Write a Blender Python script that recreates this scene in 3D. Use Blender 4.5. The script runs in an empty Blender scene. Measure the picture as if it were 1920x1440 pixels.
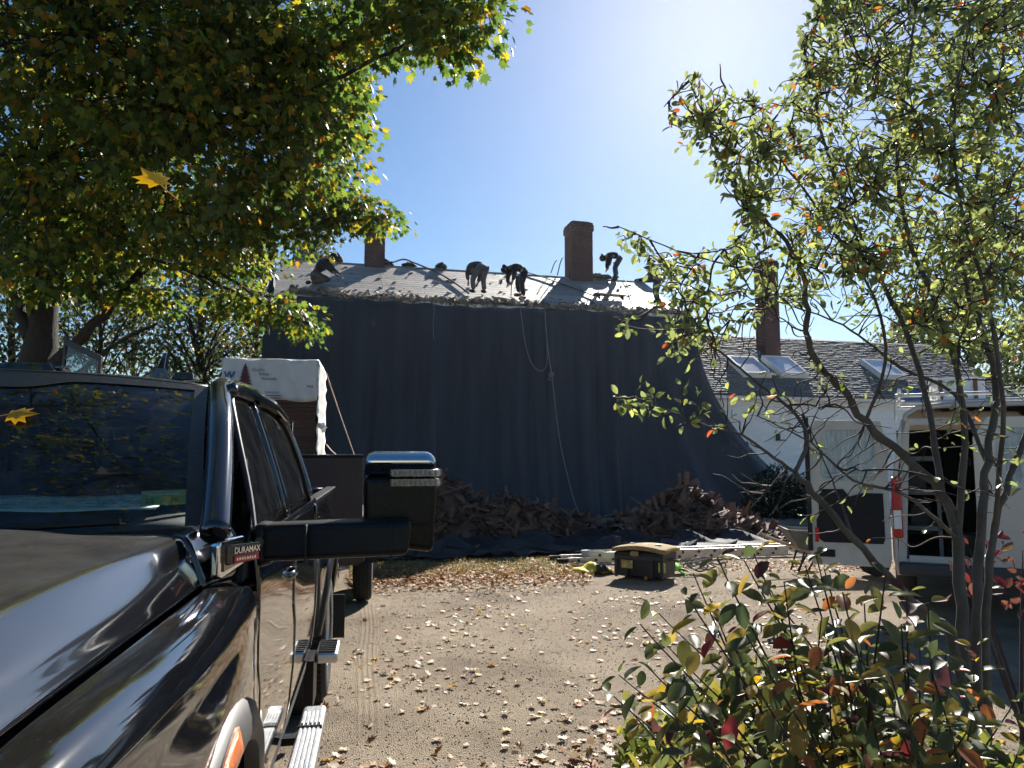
import bpy, math, random
import numpy as np
from mathutils import Vector, Matrix, noise

SC = bpy.context.scene
COL = SC.collection
RND = random.Random(7)
NPR = np.random.RandomState(11)
R = math.radians

# ------------------------------------------------------------------ camera
F_PX, CAM_H = 1400.0, 1.68
PITCH = math.atan(140.0 / F_PX)
cam_d = bpy.data.cameras.new('camera')
cam_d.sensor_width = 36.0
cam_d.lens = 36.0 * F_PX / 1920.0
cam_d.clip_start = 0.05
cam_d.clip_end = 2000
cam = bpy.data.objects.new('camera', cam_d)
COL.objects.link(cam)
cam.location = (0, 0, CAM_H)
cam.rotation_euler = (math.pi / 2 + PITCH, 0, 0)
SC.camera = cam

# ------------------------------------------------------------------ sky, sun, exposure
SUN_EL, SUN_AZ = R(32.8), R(16.1)
world = bpy.data.worlds.new('World')
SC.world = world
world.use_nodes = True
wn = world.node_tree
sky = wn.nodes.new('ShaderNodeTexSky')
sky.sky_type = 'NISHITA'
sky.sun_disc = False
sky.sun_elevation = SUN_EL
sky.sun_rotation = SUN_AZ
sky.air_density = 1.1
sky.dust_density = 0.37
sky.ozone_density = 4.0
hsv = wn.nodes.new('ShaderNodeHueSaturation')
hsv.inputs['Saturation'].default_value = 1.18
hsv.inputs['Value'].default_value = 1.0
wn.links.new(sky.outputs[0], hsv.inputs['Color'])
wn.links.new(hsv.outputs[0], wn.nodes['Background'].inputs[0])
wn.nodes['Background'].inputs[1].default_value = 0.05
S_DIR = Vector((math.sin(SUN_AZ) * math.cos(SUN_EL), math.cos(SUN_AZ) * math.cos(SUN_EL), math.sin(SUN_EL)))
sun_d = bpy.data.lights.new('sun', 'SUN')
sun_d.energy = 5.0
sun_d.angle = R(0.53)
sun_d.color = (1.0, 0.94, 0.85)
sun = bpy.data.objects.new('sun', sun_d)
COL.objects.link(sun)
sun.rotation_euler = (-S_DIR).to_track_quat('-Z', 'Y').to_euler()
sun.location = (10, 30, 25)
SC.view_settings.view_transform = 'Standard'
SC.view_settings.look = 'None'
SC.view_settings.gamma = 1
SC.view_settings.use_curve_mapping = False
SC.view_settings.exposure = 1.2
SC.render.engine = 'CYCLES'
SC.cycles.use_denoising = True
SC.cycles.use_light_tree = False
SC.cycles.max_bounces = 6
SC.cycles.diffuse_bounces = 3
SC.cycles.glossy_bounces = 3
SC.cycles.transmission_bounces = 4
SC.cycles.use_adaptive_sampling = True
SC.cycles.adaptive_threshold = 0.025
SC.cycles.transparent_max_bounces = 12
SC.cycles.sample_clamp_indirect = 6

# ------------------------------------------------------------------ helpers
def ray(px, py):
    c, s = math.cos(PITCH), math.sin(PITCH)
    a, b = (px - 960) / F_PX, (720 - py) / F_PX
    return Vector((a, c - b * s, s + b * c))

def at(px, py, y):                       # the point seen at a pixel, y metres ahead of the camera
    d = ray(px, py)
    return Vector((0, 0, CAM_H)) + d * (y / d.y)

def on_ground(px, py):
    d = ray(px, py)
    return Vector((0, 0, CAM_H)) + d * (-CAM_H / d.z)

def on_plane(px, py, p0, n):
    d = ray(px, py)
    o = Vector((0, 0, CAM_H))
    return o + d * ((p0 - o).dot(n) / d.dot(n))

def tag(o, label=None, cat=None, group=None, kind=None):
    if label: o['label'] = label
    if cat: o['category'] = cat
    if group: o['group'] = group
    if kind: o['kind'] = kind
    return o

def thing(name, label, cat, loc=(0, 0, 0), rotz=0.0, group=None):
    o = bpy.data.objects.new(name, None)
    o.empty_display_size = 0.2
    COL.objects.link(o)
    o.location = loc
    o.rotation_euler = (0, 0, rotz)
    return tag(o, label, cat, group)

def mesh_np(name, V, F, mat=None, smooth=False):
    V = np.asarray(V, dtype=np.float32); F = np.asarray(F, dtype=np.int32)
    k = F.shape[1]
    me = bpy.data.meshes.new(name)
    me.vertices.add(len(V)); me.vertices.foreach_set('co', V.ravel())
    me.loops.add(F.size); me.loops.foreach_set('vertex_index', F.ravel())
    me.polygons.add(len(F)); me.polygons.foreach_set('loop_start', np.arange(0, F.size, k, dtype=np.int32))
    if smooth: me.polygons.foreach_set('use_smooth', np.ones(len(F), dtype=bool))
    me.update(calc_edges=True)
    if mat: me.materials.append(mat)
    return me

def link(name, me, parent=None):
    o = bpy.data.objects.new(name, me)
    COL.objects.link(o)
    o.parent = parent
    return o

class MB:
    def __init__(s): s.v, s.f, s.m = [], [], []
    def add(s, vs, fs, mi=0):
        b = len(s.v)
        s.v += [tuple(p) for p in vs]
        s.f += [tuple(i + b for i in f) for f in fs]
        s.m += [mi] * len(fs)
        return s
    def hexa(s, p, mi=0):                # p: 4 lower (ccw), 4 upper
        return s.add(p, [(3, 2, 1, 0), (4, 5, 6, 7), (0, 1, 5, 4), (1, 2, 6, 5), (2, 3, 7, 6), (3, 0, 4, 7)], mi)
    def box(s, c, d, rot=None, mi=0):
        x, y, z = d[0] / 2, d[1] / 2, d[2] / 2
        P = [Vector(q) for q in ((-x, -y, -z), (x, -y, -z), (x, y, -z), (-x, y, -z), (-x, -y, z), (x, -y, z), (x, y, z), (-x, y, z))]
        if rot is not None: P = [rot @ q for q in P]
        return s.hexa([q + Vector(c) for q in P], mi)
    def tube(s, pts, rad, n=8, mi=0, cap=True, flat=1.0):
        pts = [Vector(p) for p in pts]
        if not hasattr(rad, '__len__'): rad = [rad] * len(pts)
        b = len(s.v); up = None
        for i, p in enumerate(pts):
            t = (pts[min(i + 1, len(pts) - 1)] - pts[max(i - 1, 0)])
            if t.length < 1e-9: t = Vector((0, 0, 1))
            t.normalize()
            if up is None:
                up = t.orthogonal().normalized() if abs(t.z) > 0.95 else (Vector((0, 0, 1)) - t * t.z).normalized()
            else:
                up = (up - t * up.dot(t))
                up = up.normalized() if up.length > 1e-6 else t.orthogonal().normalized()
            w = t.cross(up)
            for k in range(n):
                a = 2 * math.pi * k / n
                s.v.append(tuple(p + (up * math.cos(a) * flat + w * math.sin(a)) * rad[i]))
        for i in range(len(pts) - 1):
            for k in range(n):
                s.f.append((b + i * n + k, b + i * n + (k + 1) % n, b + (i + 1) * n + (k + 1) % n, b + (i + 1) * n + k)); s.m.append(mi)
        if cap:
            s.f.append(tuple(b + k for k in range(n))[::-1]); s.m.append(mi)
            e = b + (len(pts) - 1) * n
            s.f.append(tuple(e + k for k in range(n))); s.m.append(mi)
        return s
    def grid(s, rows, mi=0, flip=False):
        b = len(s.v); n = len(rows[0])
        for r in rows: s.v += [tuple(p) for p in r]
        for i in range(len(rows) - 1):
            for k in range(n - 1):
                q = (b + i * n + k, b + i * n + k + 1, b + (i + 1) * n + k + 1, b + (i + 1) * n + k)
                s.f.append(q[::-1] if flip else q); s.m.append(mi)
        return s
    def lathe(s, prof, n, M, mi=0, close=False):   # prof (r, h) about local z, moved by M
        b = len(s.v); k = len(prof)
        for i in range(n):
            a = 2 * math.pi * i / n
            for r, h in prof: s.v.append(tuple(M @ Vector((r * math.cos(a), r * math.sin(a), h))))
        for i in range(n):
            j = (i + 1) % n
            for q in range(k if close else k - 1):
                w = (q + 1) % k
                s.f.append((b + i * k + q, b + j * k + q, b + j * k + w, b + i * k + w)); s.m.append(mi)
        return s
    def prism(s, poly, o, ax, ay, depth, mi=0):    # poly in (ax, ay), thickness depth along ax x ay, centred
        o, ax, ay = Vector(o), Vector(ax), Vector(ay)
        nz = ax.cross(ay).normalized() * (depth / 2)
        A = [o + ax * p[0] + ay * p[1] + nz for p in poly]
        B = [o + ax * p[0] + ay * p[1] - nz for p in poly]
        n = len(poly)
        fs = [tuple(range(n)), tuple(range(2 * n - 1, n - 1, -1))]
        fs += [(i, n + i, n + (i + 1) % n, (i + 1) % n) for i in range(n)]
        return s.add(A + B, fs, mi)
    def frame(s, outer, inner, o, ax, ay, depth, mi=0):   # ring between two polygons of equal count
        o, ax, ay = Vector(o), Vector(ax), Vector(ay)
        nz = ax.cross(ay).normalized() * (depth / 2)
        n = len(outer); V = []
        for sgn in (1, -1):
            for poly in (outer, inner): V += [o + ax * p[0] + ay * p[1] + nz * sgn for p in poly]
        fs = []
        for i in range(n):
            j = (i + 1) % n
            fs += [(i, j, n + j, n + i), (2 * n + j, 2 * n + i, 3 * n + i, 3 * n + j), (j, i, 2 * n + i, 2 * n + j), (n + i, n + j, 3 * n + j, 3 * n + i)]
        return s.add(V, fs, mi)
    def mesh(s, name, mats, smooth=None):
        me = bpy.data.meshes.new(name)
        me.from_pydata(s.v, [], s.f)
        for m in (mats if isinstance(mats, (list, tuple)) else [mats]): me.materials.append(m)
        me.polygons.foreach_set('material_index', s.m)
        if smooth is not None:
            me.polygons.foreach_set('use_smooth', [True] * len(s.f))
            me.set_sharp_from_angle(angle=R(smooth))
        me.update()
        return me
    def build(s, name, mats, parent=None, smooth=None, bevel=0, seg=3, subsurf=0, solid=0):
        o = link(name, s.mesh(name, mats, smooth), parent)
        if solid:
            md = o.modifiers.new('solid', 'SOLIDIFY'); md.thickness = solid; md.offset = -1
        if bevel:
            md = o.modifiers.new('bevel', 'BEVEL'); md.width = bevel; md.segments = seg; md.limit_method = 'ANGLE'; md.angle_limit = R(40)
        if subsurf:
            md = o.modifiers.new('sub', 'SUBSURF'); md.levels = subsurf; md.render_levels = subsurf
        return o

def curve_pts(pts, n):                   # Catmull-Rom through the points
    pts = [Vector(p) for p in pts]
    if len(pts) < 3:
        return [pts[0].lerp(pts[-1], i / n) for i in range(n + 1)]
    out = []
    P = [pts[0] * 2 - pts[1]] + pts + [pts[-1] * 2 - pts[-2]]
    m = len(pts) - 1
    for i in range(m):
        k = max(2, n // m)
        for j in range(k):
            t = j / k
            a, b, c, d = P[i], P[i + 1], P[i + 2], P[i + 3]
            out.append(0.5 * ((2 * b) + (c - a) * t + (2 * a - 5 * b + 4 * c - d) * t * t + (3 * b - a - 3 * c + d) * t ** 3))
    out.append(pts[-1])
    return out

def text_mesh(txt, size, mat, extrude=0.0, align='LEFT', shear=0.0, spacing=1.0, bold=0.0):
    cu = bpy.data.curves.new('txt', 'FONT')
    cu.body = txt; cu.size = size; cu.extrude = extrude; cu.align_x = align; cu.shear = shear; cu.space_character = spacing
    cu.resolution_u = 3; cu.offset = bold * size
    o = bpy.data.objects.new('txt', cu)
    COL.objects.link(o)
    bpy.context.view_layer.update()
    me = bpy.data.meshes.new_from_object(o.evaluated_get(bpy.context.evaluated_depsgraph_get()))
    bpy.data.objects.remove(o)
    bpy.data.curves.remove(cu)
    me.materials.clear()
    me.materials.append(mat)
    return me

def place(o, origin, ax, ay):            # local x, y axes of a flat piece (in its parent's space)
    ax, ay = Vector(ax).normalized(), Vector(ay).normalized()
    az = ax.cross(ay).normalized(); ay = az.cross(ax)
    o.matrix_local = Matrix.Translation(Vector(origin)) @ Matrix((ax, ay, az)).transposed().to_4x4()
    return o

# ------------------------------------------------------------------ materials
def newmat(name):
    m = bpy.data.materials.new(name); m.use_nodes = True
    nt = m.node_tree
    return m, nt, nt.nodes['Principled BSDF']

def N(nt, typ, **kw):
    n = nt.nodes.new(typ)
    for k, v in kw.items():
        if k.startswith('i_'): n.inputs[k[2:].replace('_', ' ')].default_value = v
        else: setattr(n, k, v)
    return n

def rgba(c): return (c[0], c[1], c[2], 1.0)

def ramp(nt, stops, fac=None, interp='LINEAR'):
    n = nt.nodes.new('ShaderNodeValToRGB'); cr = n.color_ramp; cr.interpolation = interp
    while len(cr.elements) < len(stops): cr.elements.new(0.5)
    for e, (p, c) in zip(cr.elements, stops): e.position = p; e.color = rgba(c)
    if fac is not None: nt.links.new(fac, n.inputs[0])
    return n

def pm(name, col, rough=0.6, metal=0.0, var=0.2, scale=6.0, bump=0.0, bscale=60.0, coat=0.0, spec=0.5, objrand=0.0, stretch=None, col2=None, sheen=0.0):
    m, nt, b = newmat(name)
    L = nt.links.new
    tc = N(nt, 'ShaderNodeTexCoord')
    mp = N(nt, 'ShaderNodeMapping')
    if stretch: mp.inputs['Scale'].default_value = stretch
    L(tc.outputs['Object'], mp.inputs['Vector'])
    vec = mp.outputs[0]
    oi = N(nt, 'ShaderNodeObjectInfo')
    if objrand:
        ad = N(nt, 'ShaderNodeVectorMath', operation='ADD')
        sc = N(nt, 'ShaderNodeVectorMath', operation='SCALE'); sc.inputs[0].default_value = (37, 17, 23)
        L(oi.outputs['Random'], sc.inputs['Scale']); L(vec, ad.inputs[0]); L(sc.outputs[0], ad.inputs[1]); vec = ad.outputs[0]
    nz = N(nt, 'ShaderNodeTexNoise', i_Scale=scale, i_Detail=6.0, i_Roughness=0.6)
    L(vec, nz.inputs['Vector'])
    c2 = col2 or tuple(min(1, c * (1 + var)) for c in col)
    c1 = col if col2 else tuple(c * (1 - var) for c in col)
    rp = ramp(nt, [(0.3, c1), (0.7, c2)], nz.outputs['Fac'])
    out = rp.outputs[0]
    if objrand:
        hs = N(nt, 'ShaderNodeHueSaturation')
        mr = N(nt, 'ShaderNodeMapRange'); mr.inputs['To Min'].default_value = 1 - objrand; mr.inputs['To Max'].default_value = 1 + objrand
        L(oi.outputs['Random'], mr.inputs['Value']); L(mr.outputs[0], hs.inputs['Value']); L(out, hs.inputs['Color']); out = hs.outputs[0]
    L(out, b.inputs['Base Color'])
    rr = N(nt, 'ShaderNodeMapRange'); rr.inputs['To Min'].default_value = max(0.02, rough * 0.8); rr.inputs['To Max'].default_value = min(1, rough * 1.2)
    L(nz.outputs['Fac'], rr.inputs['Value']); L(rr.outputs[0], b.inputs['Roughness'])
    b.inputs['Metallic'].default_value = metal
    b.inputs['Coat Weight'].default_value = coat
    b.inputs['Coat Roughness'].default_value = 0.03
    b.inputs['Specular IOR Level'].default_value = spec
    b.inputs['Sheen Weight'].default_value = sheen
    if bump:
        bn = N(nt, 'ShaderNodeTexNoise', i_Scale=bscale, i_Detail=4.0)
        L(vec, bn.inputs['Vector'])
        bp = N(nt, 'ShaderNodeBump', i_Strength=bump, i_Distance=0.02)
        L(bn.outputs['Fac'], bp.inputs['Height']); L(bp.outputs[0], b.inputs['Normal'])
    return m

def leafmat(name, stops, trans=0.5, tgain=1.6, rough=0.45, spec=0.4, interp='CONSTANT'):
    m, nt, b = newmat(name)
    L = nt.links.new
    g = N(nt, 'ShaderNodeNewGeometry'); oi = N(nt, 'ShaderNodeObjectInfo')
    ad = N(nt, 'ShaderNodeMath', operation='ADD'); fr = N(nt, 'ShaderNodeMath', operation='FRACT')
    L(g.outputs['Random Per Island'], ad.inputs[0]); L(oi.outputs['Random'], ad.inputs[1]); L(ad.outputs[0], fr.inputs[0])
    rp = ramp(nt, stops, fr.outputs[0], interp)
    tc = N(nt, 'ShaderNodeTexCoord')
    nz = N(nt, 'ShaderNodeTexNoise', i_Scale=25.0, i_Detail=3.0)
    L(tc.outputs['Object'], nz.inputs['Vector'])
    hs = N(nt, 'ShaderNodeHueSaturation')
    mr = N(nt, 'ShaderNodeMapRange'); mr.inputs['To Min'].default_value = 0.65; mr.inputs['To Max'].default_value = 1.35
    L(nz.outputs['Fac'], mr.inputs['Value']); L(mr.outputs[0], hs.inputs['Value']); L(rp.outputs[0], hs.inputs['Color'])
    L(hs.outputs[0], b.inputs['Base Color'])
    b.inputs['Roughness'].default_value = rough
    b.inputs['Specular IOR Level'].default_value = spec
    tr = N(nt, 'ShaderNodeBsdfTranslucent')
    h2 = N(nt, 'ShaderNodeHueSaturation'); h2.inputs['Value'].default_value = tgain; h2.inputs['Saturation'].default_value = 1.08
    L(hs.outputs[0], h2.inputs['Color']); L(h2.outputs[0], tr.inputs['Color'])
    mx = N(nt, 'ShaderNodeMixShader'); mx.inputs[0].default_value = trans
    L(b.outputs[0], mx.inputs[1]); L(tr.outputs[0], mx.inputs[2])
    L(mx.outputs[0], nt.nodes['Material Output'].inputs['Surface'])
    return m

def glassmat(name, tint=(0.2, 0.22, 0.22), dust=0.03, ior=1.5, rough=0.0, gloss=1.0):
    m, nt, b = newmat(name)
    L = nt.links.new
    nt.nodes.remove(b)
    t = N(nt, 'ShaderNodeBsdfTransparent'); t.inputs[0].default_value = rgba(tint)
    g = N(nt, 'ShaderNodeBsdfGlossy'); g.inputs['Roughness'].default_value = rough; g.inputs['Color'].default_value = (gloss, gloss, gloss, 1)
    fr = N(nt, 'ShaderNodeFresnel'); fr.inputs[0].default_value = ior
    m1 = N(nt, 'ShaderNodeMixShader')
    L(fr.outputs[0], m1.inputs[0]); L(t.outputs[0], m1.inputs[1]); L(g.outputs[0], m1.inputs[2])
    d = N(nt, 'ShaderNodeBsdfDiffuse'); d.inputs[0].default_value = (0.35, 0.33, 0.3, 1)
    tc = N(nt, 'ShaderNodeTexCoord')
    nz = N(nt, 'ShaderNodeTexNoise', i_Scale=9.0, i_Detail=8.0, i_Roughness=0.75)
    L(tc.outputs['Object'], nz.inputs['Vector'])
    mr = N(nt, 'ShaderNodeMapRange'); mr.inputs['From Min'].default_value = 0.45; mr.inputs['From Max'].default_value = 0.75
    mr.inputs['To Min'].default_value = dust * 0.4; mr.inputs['To Max'].default_value = dust * 2.5
    L(nz.outputs['Fac'], mr.inputs['Value'])
    m2 = N(nt, 'ShaderNodeMixShader')
    L(mr.outputs[0], m2.inputs[0]); L(m1.outputs[0], m2.inputs[1]); L(d.outputs[0], m2.inputs[2])
    L(m2.outputs[0], nt.nodes['Material Output'].inputs['Surface'])
    return m

def paintmat(name, col, rough=0.08, dust=0.25, dustcol=(0.16, 0.14, 0.12)):
    m, nt, b = newmat(name)
    L = nt.links.new
    tc = N(nt, 'ShaderNodeTexCoord'); g = N(nt, 'ShaderNodeNewGeometry')
    sx = N(nt, 'ShaderNodeSeparateXYZ'); L(g.outputs['Normal'], sx.inputs[0])
    up = N(nt, 'ShaderNodeMapRange'); up.inputs['From Min'].default_value = 0.72; up.inputs['From Max'].default_value = 0.99
    up.inputs['To Min'].default_value = 0.03
    L(sx.outputs['Z'], up.inputs['Value'])
    nz = N(nt, 'ShaderNodeTexNoise', i_Scale=5.0, i_Detail=9.0, i_Roughness=0.7)
    L(tc.outputs['Object'], nz.inputs['Vector'])
    nm = N(nt, 'ShaderNodeMapRange'); nm.inputs['From Min'].default_value = 0.3; nm.inputs['From Max'].default_value = 0.7
    nm.inputs['To Min'].default_value = 0.35
    L(nz.outputs['Fac'], nm.inputs['Value'])
    # dried splashes and pollen specks
    vo = N(nt, 'ShaderNodeTexVoronoi', i_Scale=55.0); L(tc.outputs['Object'], vo.inputs['Vector'])
    sp = N(nt, 'ShaderNodeMapRange'); sp.inputs['From Min'].default_value = 0.16; sp.inputs['From Max'].default_value = 0.05
    L(vo.outputs['Distance'], sp.inputs['Value'])
    n3 = N(nt, 'ShaderNodeTexNoise', i_Scale=2.5, i_Detail=3.0); L(tc.outputs['Object'], n3.inputs['Vector'])
    n3m = N(nt, 'ShaderNodeMapRange'); n3m.inputs['From Min'].default_value = 0.5; n3m.inputs['From Max'].default_value = 0.75
    L(n3.outputs['Fac'], n3m.inputs['Value'])
    spm = N(nt, 'ShaderNodeMath', operation='MULTIPLY'); L(sp.outputs[0], spm.inputs[0]); L(n3m.outputs[0], spm.inputs[1])
    spk = N(nt, 'ShaderNodeMath', operation='MULTIPLY'); L(spm.outputs[0], spk.inputs[0]); spk.inputs[1].default_value = 0.35
    a = N(nt, 'ShaderNodeMath', operation='MULTIPLY'); L(up.outputs[0], a.inputs[0]); L(nm.outputs[0], a.inputs[1])
    k = N(nt, 'ShaderNodeMath', operation='MULTIPLY'); L(a.outputs[0], k.inputs[0]); k.inputs[1].default_value = dust
    mxv = N(nt, 'ShaderNodeMath', operation='MAXIMUM'); L(k.outputs[0], mxv.inputs[0]); L(spk.outputs[0], mxv.inputs[1])
    b.inputs['Base Color'].default_value = rgba(col)
    b.inputs['Roughness'].default_value = rough
    b.inputs['Coat Weight'].default_value = 1.0; b.inputs['Coat Roughness'].default_value = 0.045
    df = N(nt, 'ShaderNodeBsdfDiffuse'); df.inputs[0].default_value = rgba(dustcol)
    mx = N(nt, 'ShaderNodeMixShader')
    L(mxv.outputs[0], mx.inputs[0]); L(b.outputs[0], mx.inputs[1]); L(df.outputs[0], mx.inputs[2])
    L(mx.outputs[0], nt.nodes['Material Output'].inputs['Surface'])
    return m

M = {}
M['paint'] = paintmat('black paint', (0.004, 0.0045, 0.006), 0.10, 0.30, (0.16, 0.15, 0.135))
M['paintside'] = paintmat('black side paint', (0.004, 0.0045, 0.006), 0.07, 0.07)
M['plastic'] = pm('black plastic', (0.006, 0.0065, 0.008), 0.38, var=0.3, scale=40, spec=0.22)
M['gloss'] = pm('gloss black', (0.006, 0.006, 0.007), 0.1, var=0.2, coat=1)
M['chrome'] = pm('chrome', (0.75, 0.76, 0.78), 0.06, 1.0, var=0.04)
M['alu'] = pm('brushed aluminium', (0.55, 0.56, 0.57), 0.35, 1.0, var=0.12, scale=30, stretch=(1, 8, 8))
M['aludull'] = pm('weathered aluminium', (0.5, 0.5, 0.5), 0.42, 0.85, var=0.2, scale=14)
M['satin'] = pm('satin grey', (0.045, 0.045, 0.047), 0.5, 0.0, var=0.08)
M['rubber'] = pm('rubber', (0.018, 0.018, 0.018), 0.85, var=0.35, scale=30, bump=0.3)
M['glass'] = glassmat('windscreen glass', (0.72, 0.80, 0.76), 0.06)
M['tint'] = glassmat('tinted glass', (0.12, 0.12, 0.13), 0.02)
M['clear'] = glassmat('clear lens', (0.85, 0.87, 0.88), 0.05)
M['pane'] = glassmat('skylight glass', (0.6, 0.65, 0.66), 0.06)
M['milk'] = pm('milky glazing', (0.62, 0.62, 0.66), 0.25, var=0.06, scale=2)
M['lamp'] = pm('lamp reflector', (0.7, 0.7, 0.7), 0.25, 0.9, var=0.3, scale=120, bump=0.6, bscale=200)
M['orange'] = pm('orange lens', (0.75, 0.16, 0.02), 0.25, var=0.2, scale=90, coat=0.6, bump=0.3, bscale=180)
M['red'] = pm('red lens', (0.5, 0.015, 0.02), 0.25, var=0.1, coat=0.6)
M['interior'] = pm('dark interior', (0.02, 0.021, 0.022), 0.8, var=0.3)
M['white'] = pm('white paint', (0.8, 0.8, 0.78), 0.5, var=0.06, bump=0.05)
M['ink'] = pm('dark ink', (0.03, 0.035, 0.05), 0.7, var=0.2)
# ================================================================== ground
def groundmat():
    m, nt, b = newmat('dirt and fine gravel')
    L = nt.links.new
    tc = N(nt, 'ShaderNodeTexCoord')
    n1 = N(nt, 'ShaderNodeTexNoise', i_Scale=0.9, i_Detail=8.0, i_Roughness=0.62); L(tc.outputs['Object'], n1.inputs['Vector'])
    n2 = N(nt, 'ShaderNodeTexNoise', i_Scale=26.0, i_Detail=10.0, i_Roughness=0.8); L(tc.outputs['Object'], n2.inputs['Vector'])
    vo = N(nt, 'ShaderNodeTexVoronoi', i_Scale=110.0); L(tc.outputs['Object'], vo.inputs['Vector'])
    r1 = ramp(nt, [(0.32, (0.20, 0.155, 0.112)), (0.5, (0.31, 0.25, 0.18)), (0.72, (0.40, 0.33, 0.242))], n1.outputs['Fac'])
    r2 = ramp(nt, [(0.32, (0.42, 0.40, 0.37)), (0.45, (0.92, 0.92, 0.92)), (0.56, (1.04, 1.04, 1.03)), (0.75, (1.4, 1.38, 1.33))], n2.outputs['Fac'])
    mx = N(nt, 'ShaderNodeMix', data_type='RGBA', blend_type='MULTIPLY'); mx.inputs['Factor'].default_value = 0.85
    L(r1.outputs[0], mx.inputs[6]); L(r2.outputs[0], mx.inputs[7])
    r3 = ramp(nt, [(0.0, (1.25, 1.22, 1.18)), (0.35, (0.9, 0.9, 0.9)), (0.8, (0.75, 0.75, 0.76))], vo.outputs['Distance'])
    m2 = N(nt, 'ShaderNodeMix', data_type='RGBA', blend_type='MULTIPLY'); m2.inputs['Factor'].default_value = 0.6
    L(mx.outputs[2], m2.inputs[6]); L(r3.outputs[0], m2.inputs[7])
    L(m2.outputs[2], b.inputs['Base Color'])
    b.inputs['Roughness'].default_value = 0.95; b.inputs['Specular IOR Level'].default_value = 0.2
    ad = N(nt, 'ShaderNodeMath', operation='ADD'); L(n2.outputs['Fac'], ad.inputs[0]); L(vo.outputs['Distance'], ad.inputs[1])
    bp = N(nt, 'ShaderNodeBump', i_Strength=0.8, i_Distance=0.02)
    L(ad.outputs[0], bp.inputs['Height']); L(bp.outputs[0], b.inputs['Normal'])
    return m
M['dirt'] = groundmat()
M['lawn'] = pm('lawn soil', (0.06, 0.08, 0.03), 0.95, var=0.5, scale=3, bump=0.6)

def graded(lo, hi, fine_lo, fine_hi, step):
    xs = list(np.arange(fine_lo, fine_hi + 1e-6, step))
    d, x = step, fine_lo
    while x > lo: d *= 1.6; x -= d; xs.insert(0, max(x, lo))
    d, x = step, fine_hi
    while x < hi: d *= 1.6; x += d; xs.append(min(x, hi))
    return xs
def gz(x, y):                             # the drive is not quite flat
    k = max(0.0, 1 - max(0, abs(x) - 5) / 8) * max(0.0, 1 - max(0, y - 14) / 4)
    h = 0.016 * noise.noise(Vector((x * .8, y * .8, 3.1))) + 0.006 * noise.noise(Vector((x * 2.7, y * 2.7, 8.4)))
    return (h - 0.02) * k if k > 0 else -0.02 * 0
gx = graded(-120, 120, -6, 6, 0.2); gy = graded(-40, 165, 0, 16, 0.2)
rows = [[(x, y, gz(x, y)) for x in gx] for y in gy]
tag(MB().grid(rows).build('ground', M['dirt'], smooth=180), 'packed dirt and fine gravel driveway scattered with leaves', None, None, 'structure')

def sheet(name, pts, z, mat, label, kind='structure'):
    mb = MB().add([(p[0], p[1], z) for p in pts], [tuple(range(len(pts)))])
    return tag(mb.build(name, mat), label, None, None, kind)
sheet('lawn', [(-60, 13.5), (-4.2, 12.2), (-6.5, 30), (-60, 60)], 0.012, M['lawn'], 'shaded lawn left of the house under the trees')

# ================================================================== the house under repair
SCL = 1.05
HB = R(14.5)
HX, HY = Vector((math.cos(HB), math.sin(HB), 0)), Vector((-math.sin(HB), math.cos(HB), 0))
_pl = at(640, 560, 19.2 * SCL); EAVE = _pl.z - 0.02
def facade(px, y0=0.0):                   # local x on the facade plane for a picture column (at eave height)
    q = on_plane(px, 560, _pl + HY * y0, HY)
    return q
_c0 = on_plane(512, 553, _pl, HY); _c1 = on_plane(1293, 593, _pl, HY)
H0 = Vector((_c0.x, _c0.y, 0)); HL = (Vector((_c1.x, _c1.y, 0)) - H0).length
RUN, RISE = 3.35, 1.87
PITCHR = math.atan2(RISE, RUN)
def hw(x, y, z): return H0 + HX * x + HY * y + Vector((0, 0, z))       # house local -> world
def hl(p): d = Vector(p) - H0; return Vector((d.dot(HX), d.dot(HY), d.z))
def facade_at(px, py, y): return hl(on_plane(px, py, H0 + HY * y, HY))
RN = (Vector((0, 0, 1)) * math.cos(PITCHR) - HY * math.sin(PITCHR))
def roof_at(px, py): return hl(on_plane(px, py, hw(0, 0, EAVE + 0.06), RN))
def roof_z(y): return EAVE + 0.06 + y * RISE / RUN
house = thing('house', 'two-storey house wrapped in black cloth with its roof stripped to bare boards', 'house', H0, HB)
M['siding'] = pm('house wall', (0.3, 0.29, 0.27), 0.8, var=0.1)
M['board'] = pm('weathered roof board', (0.34, 0.29, 0.24), 0.6, var=0.35, scale=9, stretch=(1, 7, 7), bump=0.35, bscale=22, objrand=0.22, spec=0.6)
M['brick'] = pm('brick', (0.115, 0.064, 0.055), 0.9, var=0.3, scale=3, bump=0.3)
M['mortar'] = pm('mortar', (0.2, 0.18, 0.16), 0.95, var=0.15)
M['cedarold'] = pm('old cedar shingle', (0.155, 0.085, 0.058), 0.85, var=0.4, scale=9, stretch=(8, 1, 1), bump=0.3, objrand=0.35)
M['torn'] = pm('torn roofing', (0.30, 0.25, 0.20), 0.8, var=0.6, scale=4, bump=0.3)
mb = MB()
yb = 2 * RUN
mb.add([(0.1, 0.35, 0), (HL - 0.1, 0.35, 0), (HL - 0.1, yb - 0.35, 0), (0.1, yb - 0.35, 0),
        (0.1, 0.35, EAVE - 0.02), (HL - 0.1, 0.35, EAVE - 0.02), (HL - 0.1, yb - 0.35, EAVE - 0.02), (0.1, yb - 0.35, EAVE - 0.02),
        (0.1, RUN, EAVE + RISE - 0.25), (HL - 0.1, RUN, EAVE + RISE - 0.25)],
       [(0, 1, 5, 4), (1, 2, 6, 9, 5), (2, 3, 7, 6), (3, 0, 4, 8, 7), (4, 5, 9, 8), (6, 7, 8, 9)])
mb.build('wall', M['siding'], house)
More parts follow.
